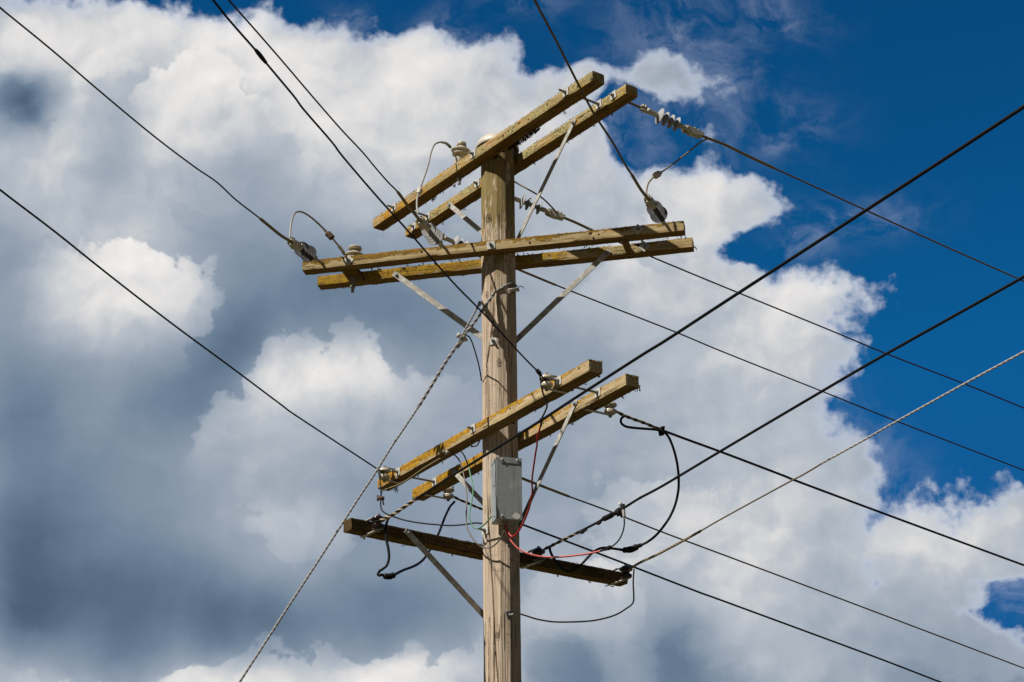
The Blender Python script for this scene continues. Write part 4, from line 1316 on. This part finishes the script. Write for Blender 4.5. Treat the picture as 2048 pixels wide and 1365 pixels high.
# services to the upper right
oR1, pR1 = cable(SH['DL'], 180 - 30, [(771, 1036), (785, 1030), (828, 1001), (870, 974), (902.6, 952.8), (963, 915.5), (1077, 844.5), (1148, 798), (1280, 713), (1333.6, 680), (1460, 597.5), (1732, 421), (2048, 214), (2140, 152)],
               .0080, 'black_cable', 'black service cable crossing in front of the pole to the upper right edge')
twisted(oR1, pR1, 832, 1, .0078, .0056, .17); tie_ring(oR1, SH['DL'])
oR2, pR2 = cable(SH['DM'], 180 - 30, [(1089, 1099), (1101, 1092.7), (1127.6, 1079.5), (1156.6, 1065), (1188, 1049), (1203.4, 1040.3), (1231.5, 1026), (1251.7, 1014), (1280, 996.4), (1329, 970), (1448, 898.7), (1644, 783), (1773, 708), (2048, 554), (2140, 500)],
               .0080, 'black_cable', 'black service cable with a taped joint, rising from the lowest crossarm rightwards')
twisted(oR2, pR2, 1156, 1, .0070, .0048, .16, 2, 'grip_dark'); tie_ring(oR2, SH['DM'], 'grip_dark')
oR3, pR3 = cable(SH['DR'], 180 - 28, [(1265.5, 1134.4), (1283, 1124), (1309.4, 1112), (1340, 1096), (1395, 1066), (1448, 1035.4), (1577, 965), (1606, 950), (1650, 923.6)],
               .0052, 'bare_wire', 'pale twisted neutral wire rising from the right end of the lowest crossarm', 'cable', extra=.02)
twisted(oR3, pR3, 1395, 1, .0048, .0052, .10, 3, 'grip_dark'); tie_ring(oR3, SH['DR'], 'grip_dark')
h = V((math.sin(R(152)), math.cos(R(152)), 0)); nn = V((h.y, -h.x, 0))
pp = [on_plane(u, v, SH['DR'], nn) for (u, v) in ((1645, 926.5), (1650, 923.6), (1720, 885), (1793.7, 843), (1928.5, 768.3), (2048, 703.8), (2140, 653))]
mb = MB()
mb.helix(spline(pp, 3), .0024, .0042, .13, 3, 7)
mb.build('bare_strand', M['pale_strand'], oR3)

# ------------------------------------------------------------------ guy wire
GAZ = 180 + 47
gz = V((pole_x(7.1), YP, 0)) + V((-.03, -.135, 0)); gz.z = at(993, 586, gz.y).z
pg, tg = span(gz, GAZ, [(968, 617), (955, 636), (937, 660), (922, 680), (891, 725), (861.6, 774), (836, 815), (812.6, 850), (781, 897), (752, 944), (738.4, 965), (720.8, 991), (649, 1102.7), (561, 1237.5), (479, 1365)], .01)
ganc = pg[-1] + (pg[-1] - pg[-4]).normalized() * ((pg[-1].z) / -((pg[-1] - pg[-4]).normalized().z))
mb = MB()
top = []
for az_, v in ((12, 579), (30, 571), (55, 565.5), (84, 563)):
    z = zpix(v)
    r_ = prof_r(az_) + .008
    top.append(V((pole_x(z) + math.sin(R(az_)) * r_, YP - math.cos(R(az_)) * r_, z + .01)))
line = spline(top[::-1] + pg + [ganc], 5)
mb.helix(line, .0029, .0050, .11, 3, 7)
guy = mb.build('guy_wire', M['strand'], frame=Matrix.Translation(ganc))
tag(guy, 'grey twisted steel guy wire slanting from the pole down to the lower left', 'guy wire')
mb = MB()
near = near_u(spline(pg, 5), 838, -1)
mb.helix(near, .0074, .0052, .18, 3, 6, .5)
mb.build('preformed_grip', M['strand'], guy)
mb = MB()
tl = [on_plane(u, v, gz, V((math.cos(R(GAZ)), -math.sin(R(GAZ)), 0))) - V((0, .02, 0)) for (u, v) in ((959.5, 610), (955, 618), (946, 634), (936, 652), (926, 670), (921, 681))]
mb.helix(spline(tl, 4), .0042, .0040, .10, 3, 6)
mb.tube([tl[0] + V((.004, 0, .014)), tl[0] - V((.004, 0, .012))], .013, 8)
mb.build('loose_tail', M['strand'], guy)
mb = MB()
for (u, v, r_) in ((919, 672.5, .019), (931, 680, .017)):
    c = on_plane(u, v, gz, V((math.cos(R(GAZ)), -math.sin(R(GAZ)), 0)))
    mb.lathe(c - V((.012, .0, -.006)), V((.9, 0, -.4)), [(-.006, r_ * .6), (-.004, r_), (.012, r_), (.02, r_ * .7), (.028, r_ * .5)], 8)
mb.tube([on_plane(u, v, gz, V((math.cos(R(GAZ)), -math.sin(R(GAZ)), 0))) for (u, v) in ((928, 672), (925, 680), (919, 690), (915.5, 696))], [.012, .016, .012, .008], 8)
mb.build('wire_clamp', M['alu'], guy)
mb = MB()
z = zpix(572)
sl = []
for az_, v in ((28, 580), (46, 573), (68, 568), (84, 565)):
    zz = zpix(v); r_ = prof_r(az_) + .016
    sl.append(V((pole_x(zz) + math.sin(R(az_)) * r_, YP - math.cos(R(az_)) * r_, zz - .015)))
mb.tube(spline(sl, 4), [.017] * 2 + [.013] * (len(spline(sl, 4)) - 2), 12)
mb.build('guard_sleeve', M['white_cap'], guy)
mb = MB()
hk = [sl[-1] + V((0, 0, .02)), sl[-1] + V((.015, 0, .03)), sl[-1] + V((.033, .0, .028)), sl[-1] + V((.040, 0, .012))]
mb.tube(spline(hk, 4), .003, 6)
mb.build('wire_end', M['rod'], guy)
mb = MB()
mb.box(ganc + V((0, 0, .02)), V((.05, 0, 0)), V((0, .05, 0)), V((0, 0, .05)), .01)
mb.tube([ganc, ganc + (pg[-1] - ganc).normalized() * .5], .016, 8)
mb.build('anchor_rod', M['rust'], guy)

# ------------------------------------------------------------------ jumpers and small wires
def path(pix, Y0, Y1):
    """pixels -> points, with distance running evenly from Y0 to Y1 (None entries may be given per point as a third value)"""
    tot = [0]
    for a_, b_ in zip(pix, pix[1:]):
        tot.append(tot[-1] + math.hypot(b_[0] - a_[0], b_[1] - a_[1]))
    return [at(p[0], p[1], p[2] if len(p) > 2 else Y0 + (Y1 - Y0) * t / tot[-1]) for p, t in zip(pix, tot)]
def yof(P):
    return P.y
JUMP = 'bare jumper wires between insulators'
def jumper(name, label, cat, pts, rad, mat, group=None):
    return wire_thing(name, label, cat, pts, rad, M[mat], group)
def stranded(name, label, cat, pts, rad, wire, mat, group=None, pitch=.09):
    mb = MB()
    mb.helix(spline(pts, 6), rad, wire, pitch, 3, 6)
    o = mb.build(name, M[mat], frame=Matrix.Translation(V(pts[0])))
    return tag(o, label, cat, group)
def lump(o, pts, rads, mat, name):
    mb = MB()
    mb.tube(spline(pts, 4), [rads[min(int(i / 4), len(rads) - 1)] for i in range(len(spline(pts, 4)))], 10)
    return mb.build(name, M[mat], o)

# left: forward insulator -> pin insulator head
Ya, Yb = CLAMP['W1'][1].y, P2_TOP.y
pj = path([(580, 476), (581.5, 455), (584, 440), (588, 429), (594, 424), (602, 424), (613, 429), (628, 440), (645, 456), (657, 469), (668, 481), (680, 496), (688, 506)], Ya, Yb)
o = stranded('jumper_wire', 'arched jumper wire from the far left insulator to the cream insulator head', 'wire', pj, .0036, .0042, 'pale_strand', JUMP)
lump(o, path([(650, 461), (655, 467), (661, 473), (665, 478)], *(Ya * .4 + Yb * .6,) * 2), [.010, .024, .024, .012], 'rust', 'connector')
lump(o, path([(678, 493), (684, 501), (688, 507), (694, 511)], Yb - .02, Yb), [.012, .012, .012, .008], 'grip_dark', 'terminal')
# middle: forward insulator -> pin insulator on the top arm -> conductor beyond
Ya, Yb = CLAMP['WM'][1].y, P1_TOP.y - .03
pj = path([(836, 428), (834, 412), (835, 396), (838.5, 384), (843, 370), (850, 350), (857, 328), (860.5, 312), (864, 300), (869, 290), (877, 285.5), (885, 285), (893, 287), (899, 291)], Ya, Yb)
o = stranded('jumper_wire', 'stranded jumper wire looping up past the top front crossarm to the upright cream insulator', 'wire', pj, .0036, .0042, 'pale_strand', JUMP)
ic = 3
lump(o, [pj[ic] + (pj[ic - 1] - pj[ic]).normalized() * .03, pj[ic], pj[ic] + (pj[ic + 1] - pj[ic]).normalized() * .03], [.014, .021, .021], 'alu', 'connector')
lump(o, path([(883, 285), (892, 287), (898, 292), (902, 296)], Yb, Yb), [.0085, .011, .011, .008], 'grip_dark', 'terminal')
Yc = CLAMP['L2'][1].y
pj = path([(912, 296, Yb), (925, 299, Yb + .01), (937, 306, Yb + .06), (985, 335, 12.35), (1031, 365, 12.5), (1056, 379), (1075, 390), (1088, 399.5), (1100, 411), (1112, 424), (1122, 434.5), (1130, 437)], Yb, Yc)
jumper('jumper_wire', 'jumper wire emerging right of the pole top and bending down to the conductor beyond', 'wire', pj, .0062, 'bare_wire', JUMP)
# right: top right conductor -> forward insulator
Ya, Yb = p_l1[1].y, CLAMP['WR'][1].y
pj = path([(1416, 278), (1405, 282.5), (1393, 291), (1375, 306), (1352, 324), (1334, 337), (1322, 345.5), (1313, 350.5), (1304, 358), (1297.5, 366), (1294.5, 375), (1293, 385), (1293.5, 396)], Ya, Yb)
o = stranded('jumper_wire', 'drooping jumper wire from the upper right conductor to the far right insulator', 'wire', pj, .0030, .0036, 'grip_dark', JUMP)
lump(o, [pj[6], (pj[6] + pj[7]) / 2, pj[7], pj[7] + (pj[8] - pj[7]) * .3], [.012, .023, .024, .016], 'alu', 'connector')

# metal box on the pole
BAZ = R(14)
bx, by = V((math.cos(BAZ), math.sin(BAZ), 0)), V((math.sin(BAZ), -math.cos(BAZ), 0))
BD = .15
zc = zpix(985)
bfront = V((pole_x(zc), YP, zc)) + by * (.128 + BD)
tl_, tr_ = on_plane(992.7, 915.5, bfront, by), on_plane(1042.4, 918.3, bfront, by)
bl_, br_ = on_plane(992.7, 1036.8, bfront, by), on_plane(1044.0, 1040, bfront, by)
bw = ((tr_ - tl_).dot(bx) + (br_ - bl_).dot(bx)) / 4
bz1, bz0 = (tl_.z + tr_.z) / 2, (bl_.z + br_.z) / 2
bc = (tl_ + tr_ + bl_ + br_) / 4
bc = V((bc.x, bc.y, (bz0 + bz1) / 2)) - by * BD / 2
fb = Matrix((bx, -by, UPZ)).transposed().to_4x4()
fb.translation = bc
jb = tag(empty('junction_box', fb), 'grey galvanised metal box mounted on the pole below the orange crossarms', 'junction box')
hz = (bz1 - bz0) / 2
TB = lambda x, y, z: fb @ V((x, y, z))
mb = MB()
mb.box(TB(0, 0, 0), bx * bw, by * BD / 2, UPZ * hz, .004)
mb.build('body', M['box'], jb, smooth=30)
mb = MB()     # front cover with its folded lip
y0 = -BD / 2
mb.box(TB(0, y0 - .0022, -.001), bx * (bw + .002), by * .0018, UPZ * (hz + .001), .0008)
lipz = hz - .055
poly = [(-bw - .003, hz + .003), (bw + .003, hz + .003), (bw - .001, hz - .012), (bw - .018, lipz + .018), (-bw + .032, lipz + .018), (-bw + .004, hz - .010)]
mb.prism([TB(x, y0 - .0042, z) for x, z in poly], by * .004)
mb.box(TB(0, 0, hz + .0025), bx * (bw + .003), by * (BD / 2 + .004), UPZ * .002, .0005)
poly = [(-BD / 2 - .006, hz + .003), (BD / 2, hz + .003), (BD / 2, hz - .014), (-BD / 2 - .004, hz - .02)]
mb.prism([TB(-bw - .0003, y, z) for y, z in poly], bx * -.0025)
mb.build('cover', M['box'], jb, smooth=30)
for (x, z) in ((-bw + .038, hz - .014), (bw - .030, hz - .014), (-bw + .038, -hz + .018)):
    mb = MB()
    mb.lathe(TB(x, y0 - .004 - (.0042 if z > 0 else 0), z), by, [(0, .0075), (.004, .0075), (.008, .0055), (.009, .002)], 12)
    mb.build('screw', M['galv'], jb, smooth=40)
mb = MB()
rr = random.Random(3)
poly = []
for i in range(13):
    t_ = 2 * math.pi * i / 13
    q = .030 * rr.uniform(.78, 1.1)
    poly.append(TB(bw - .040 + math.cos(t_) * q, y0 - .0046, -hz + .022 + math.sin(t_) * q * .75))
mb.prism(poly, by * .0006)
mb.build('sticker', M['sticker'], jb, smooth=0)
mb = MB()
mb.lathe(TB(-.012, -.012, -hz - .001), -UPZ, [(0, .020), (.010, .020), (.012, .015), (.020, .015)], 14)
mb.build('cable_gland', M['galv_dull'], jb, smooth=30)
GL = TB(-.012, -.012, -hz - .012)
for (y, z) in ((-.02, -hz + .03), (-.02, .03)):
    mb = MB()
    mb.lathe(TB(-bw - .003, y, z), -bx, [(0, .006), (.003, .006), (.004, .003)], 10)
    mb.build('side_hole', M['rust'], jb, smooth=0)
# small bracket below the box
zb = zpix(1085)
ab = 40
yb_ = V((math.sin(R(ab)), -math.cos(R(ab)), 0)); xb_ = V((math.cos(R(ab)), math.sin(R(ab)), 0))
pb = V((pole_x(zb), YP, zb)) + yb_ * (prof_r(ab) + .004)
mb = MB(); mb.box(on_plane(1021, 1086, pb, yb_), xb_ * .026, yb_ * .003, UPZ * .030, .001)
mb.build('bracket', M['galv_dull'], pole, frame=Matrix.Translation(pb))

SMALL = 'small insulated wires round the metal box'
Yg = GL.y
# red wire up to the cable on the front arm
yc1 = SH['C1R'].y
o = jumper('insulated_wire', 'bright red wire looping under the box and up to a black sleeve', 'wire',
           [GL] + path([(1014, 1060), (1018, 1067), (1022, 1072.5), (1027, 1073), (1034, 1067), (1042, 1055), (1049, 1041), (1057, 1021), (1061, 1005), (1064.5, 985), (1064, 968), (1064.5, 955), (1067, 935), (1071.5, 905), (1074, 890), (1074.5, 876), (1079, 860), (1082, 850)], Yg - .02, yc1 + .02), .0062, 'red', SMALL)
lump(o, path([(1082, 852), (1082.5, 843), (1083, 837)], yc1 + .02, yc1 + .02), [.008, .012, .007], 'tape', 'sleeve')
up = path([(1083, 838), (1090, 824), (1094, 812), (1092, 800), (1086, 787), (1083, 772), (1081, 758), (1080, 750)], yc1 + .02, SH['C1R'].y - .03)
mb = MB(); mb.tube(spline(up, 5), .0058, 8); mb.build('black_tail', M['black_cable'], o)
# pale red wire to the right
yr = pR2[5].y
o = jumper('insulated_wire', 'faded pinkish red wire sagging right from the box in front of the lowest crossarm', 'wire',
           [GL + V((-.006, 0, 0))] + path([(1011, 1056), (1013, 1066), (1018, 1076), (1026, 1087), (1037, 1098), (1050, 1105.5), (1070, 1111.5), (1092, 1114.5), (1115, 1114.5), (1145, 1112), (1172, 1108.5), (1190, 1105), (1203, 1102)], Yg - .02, yr + .05), .0062, 'pink', SMALL)
bl = path([(1201, 1102.5), (1210, 1099.5), (1216, 1097), (1222, 1094.5), (1232, 1087), (1240, 1077), (1246, 1063), (1248.5, 1050), (1248.5, 1038)], yr + .05, pR2[8].y)
mb = MB(); mb.tube(spline(bl, 5), .0048, 8); mb.build('black_tail', M['black_cable'], o)
lump(o, bl[:4], [.007, .010, .015, .009], 'tape', 'connector')
# black wire: box -> big loop left -> clip under the front arm
yl = on_arm('C1', 900, 900).y
wr = [GL + V((-.008, 0, 0))] + path([(1009, 1062), (1005, 1071), (999, 1080), (990, 1090), (980, 1095.5), (970, 1096), (960, 1092.5), (950, 1083), (940, 1069), (934, 1055), (932.5, 1040), (933, 1015), (933.5, 990), (931, 970), (928.5, 955), (925, 938), (919, 922), (911, 912), (903, 906.5), (896, 905)], Yg - .03, yl + .10)
jumper('insulated_wire', 'thin grey-black wire making a long loop left of the box up to the orange crossarm', 'wire', wr, .0052, 'grey_wire', SMALL)
gn = path([(984, 1032.5), (975, 1043), (966, 1052), (957, 1057.5), (950, 1056.5), (944, 1050), (940, 1040), (939, 1030), (941, 1015), (944, 1000), (946.5, 982), (945, 968), (942, 955), (938, 937), (934, 925), (928, 911), (922, 903), (914.5, 896.5)], bc.y, yl + .12)
jumper('insulated_wire', 'thin green wire from the side of the box up to the orange crossarm', 'wire', gn, .0050, 'green', SMALL)
# wire from the far left insulator to the pole, with a connector, and its pale branch under the arm
ys = SH['C1L'].y
wl = path([(757, 944), (758.5, 952), (761, 970), (762, 985), (761.5, 997), (761.5, 1012), (764, 1021), (771, 1027), (785, 1033), (810, 1041), (840, 1046.5), (870, 1049.5), (900, 1051.5), (930, 1049.5), (950, 1046.5), (964, 1047.5)], ys - .03, 11.93)
o = jumper('insulated_wire', 'black wire dropping from the lower left insulator and running across to the pole', 'wire', wl, .0056, 'black_cable', SMALL)
mb = MB(); c = wl[4]
mb.box(c, V((.026, 0, 0)), V((0, .014, 0)), V((0, 0, .012)), .004); mb.tube([c + V((-.022, 0, -.02)), c + V((-.022, 0, .022))], .007, 8)
mb.tube([c + V((.012, 0, 0)), c + V((.022, 0, -.05))], .0055, 6)
mb.build('connector', M['rust'], o)
pale = path([(762, 996), (763, 986), (767, 981), (785, 974.5), (800, 968), (816, 959.5), (836, 945), (850, 935.5), (864, 927), (880, 917.5), (894, 909)], ys - .02, yl + .03)
o = jumper('insulated_wire', 'pale wire clipped along the underside of the orange front crossarm', 'wire', pale, .0048, 'grip_dark', SMALL)
lump(o, path([(891, 907), (894.5, 905), (898, 903)], yl + .05, yl + .06), [.014, .014, .012], 'alu', 'connector')
mb = MB(); mb.tube(path([(898, 905), (905, 901)], yl + .06, yl + .07), .0052, 8); mb.build('wire_end', M['grip'], o)
jumper('insulated_wire', 'short black wire loop under the orange front crossarm beside the pole', 'wire',
       path([(905, 899, yl + .1), (925, 892), (938, 890.5), (946, 893), (953, 892), (957, 887), (960, 880)], yl + .10, yl + .02), .0050, 'black_cable', SMALL)
# wire from the guy clamp to the pole
jumper('insulated_wire', 'thin black wire curving from the guy wire clamp to the pole', 'wire',
       path([(931, 672), (937, 673), (942, 680), (947, 693), (952, 710), (957, 728), (961, 748), (963, 762)], pg[3].y, 11.98), .0050, 'black_cable', SMALL)

# thick black cable tails with their taped splices
CT = 'thick black cable tails with taped splices'
yD, y2 = SH['DL'].y, SH['C2L'].y
p = path([(785, 1029), (778, 1036), (773.5, 1046), (771.5, 1062), (773, 1080), (776.5, 1097), (778, 1110), (777, 1122), (773, 1132), (766, 1138), (759, 1143), (756, 1149), (759, 1151.5), (764, 1150)], yD, yD - .03)
p2 = path([(764, 1150), (770, 1152.5), (778, 1153), (787, 1151), (800, 1144), (810, 1139.5), (825, 1134), (838, 1127), (848, 1118), (855, 1108), (861, 1098), (869, 1082), (877, 1068), (884, 1050), (891, 1032), (900, 1014), (909, 1004)], yD - .03, y2 + .05)
o = jumper('cable_tail', 'black cable tail with a taped lump hanging below the lowest crossarm, left of the pole', 'cable', p + p2[1:], .0090, 'black_cable', CT)
lump(o, path([(765, 1150), (769, 1152.5), (776, 1153.5), (783, 1152.5), (790, 1149.5)], yD - .03, yD), [.010, .020, .021, .019, .011], 'tape', 'taped_splice')
y4, y5 = p4[3].y, pR2[2].y
p = path([(1250, 832), (1244, 836), (1241.5, 842), (1244, 848.5), (1252, 853.5), (1266, 856), (1290, 858), (1310, 859.5), (1320, 862), (1330, 866), (1338, 876), (1345, 892), (1351, 912), (1355.5, 935), (1357.5, 960), (1356.5, 982), (1351, 1008), (1341, 1032), (1328, 1052), (1313, 1070), (1297, 1083), (1280, 1091.5), (1262, 1097)], SH['C2R'].y + .05, (y4 + y5) / 2)
p2 = path([(1250, 1100), (1240, 1099.5), (1225, 1097.5), (1210, 1096), (1198, 1098), (1186, 1105), (1176, 1115), (1165, 1127), (1152, 1138), (1140, 1143), (1131, 1142), (1120, 1133), (1110, 1121), (1104, 1111), (1100, 1101), (1100, 1094)], (y4 + y5) / 2, y5)
o = jumper('cable_tail', 'long black cable loop right of the pole, joined by a taped lump', 'cable', p + p2, .0090, 'black_cable', CT)
lump(o, path([(1240, 1099.5), (1247, 1100.5), (1257, 1100), (1266, 1098), (1276, 1093), (1284, 1090)], (y4 + y5) / 2, (y4 + y5) / 2), [.010, .020, .023, .022, .014, .010], 'tape', 'taped_splice')
mb = MB()
c = p4[3]
mb.box(c + V((0, 0, -.012)), V((.018, 0, .004)), V((0, .016, 0)), V((-.004, 0, .028)), .004)
mb.box(c + V((.012, 0, .012)), V((.014, 0, .002)), V((0, .02, 0)), V((0, 0, .008)), .002)
mb.build('cable_tie', M['tape'], o4)
jumper('cable_tail', 'thin drooping wire from the right end of the lowest crossarm back to the pole', 'cable',
       path([(1268, 1139), (1267, 1152), (1266.5, 1170), (1267.5, 1190), (1267, 1203), (1263, 1210), (1255, 1216), (1235, 1228.5), (1210, 1237), (1180, 1242.5), (1140, 1244.5), (1105, 1244), (1075, 1239), (1055, 1233), (1040, 1228)], SH['DR'].y, 11.92), .0056, 'bare_wire', CT)

# piercing connector and taped joint on the middle service cable
mb = MB()
c = on_plane(1243.5, 1019, SH['DM'], V((math.cos(R(150)), -math.sin(R(150)), 0)))
mb.box(c + V((.006, 0, -.01)), V((.015, 0, 0)), V((0, .020, 0)), V((0, 0, .042)), .004)
mb.box(c + V((-.022, 0, -.018)), V((.016, 0, .010)), V((0, .018, 0)), V((-.008, 0, .020)), .004)
mb.build('piercing_connector', M['tape'], oR2)
mb = MB()
mb.lathe(c + V((-.009, 0, .028)), UPZ, [(0, .012), (.014, .012), (.018, .008), (.022, .004)], 8)
mb.build('connector_bolt', M['galv'], oR2)
mb = MB()
mb.tube([c + V((.010, -.022, -.012)), c + V((.013, -.022, -.056)), c + V((.014, -.022, -.064))], [.0105, .0105, .007], 10)
mb.build('connector_socket', M['galv'], oR2)
hn = V((math.cos(R(150)), -math.sin(R(150)), 0))
lump(oR2, [on_plane(u, v, SH['DM'], hn) for (u, v) in ((1203, 1040.5), (1208, 1038), (1218, 1033.5), (1226, 1029), (1234, 1025), (1240, 1021))], [.010, .018, .018, .014, .012, .010], 'tape', 'taped_joint')
for (u0, v0, u1, v1) in ((1158, 1065, 1168, 1065.5), (1162, 1063, 1174, 1060), (1196, 1047, 1203, 1044), (1280, 995.5, 1283, 994), (1194, 1048, 1200, 1047)):
    mb = MB()
    P, Q = on_plane(u0, v0, SH['DM'], hn), on_plane(u1, v1, SH['DM'], hn)
    mb.tube([P, (P + Q) / 2 + V((0, -.004, -.004)), Q], [.008, .010, .005], 6)
    mb.build('tape_end', M['tape'], oR2)
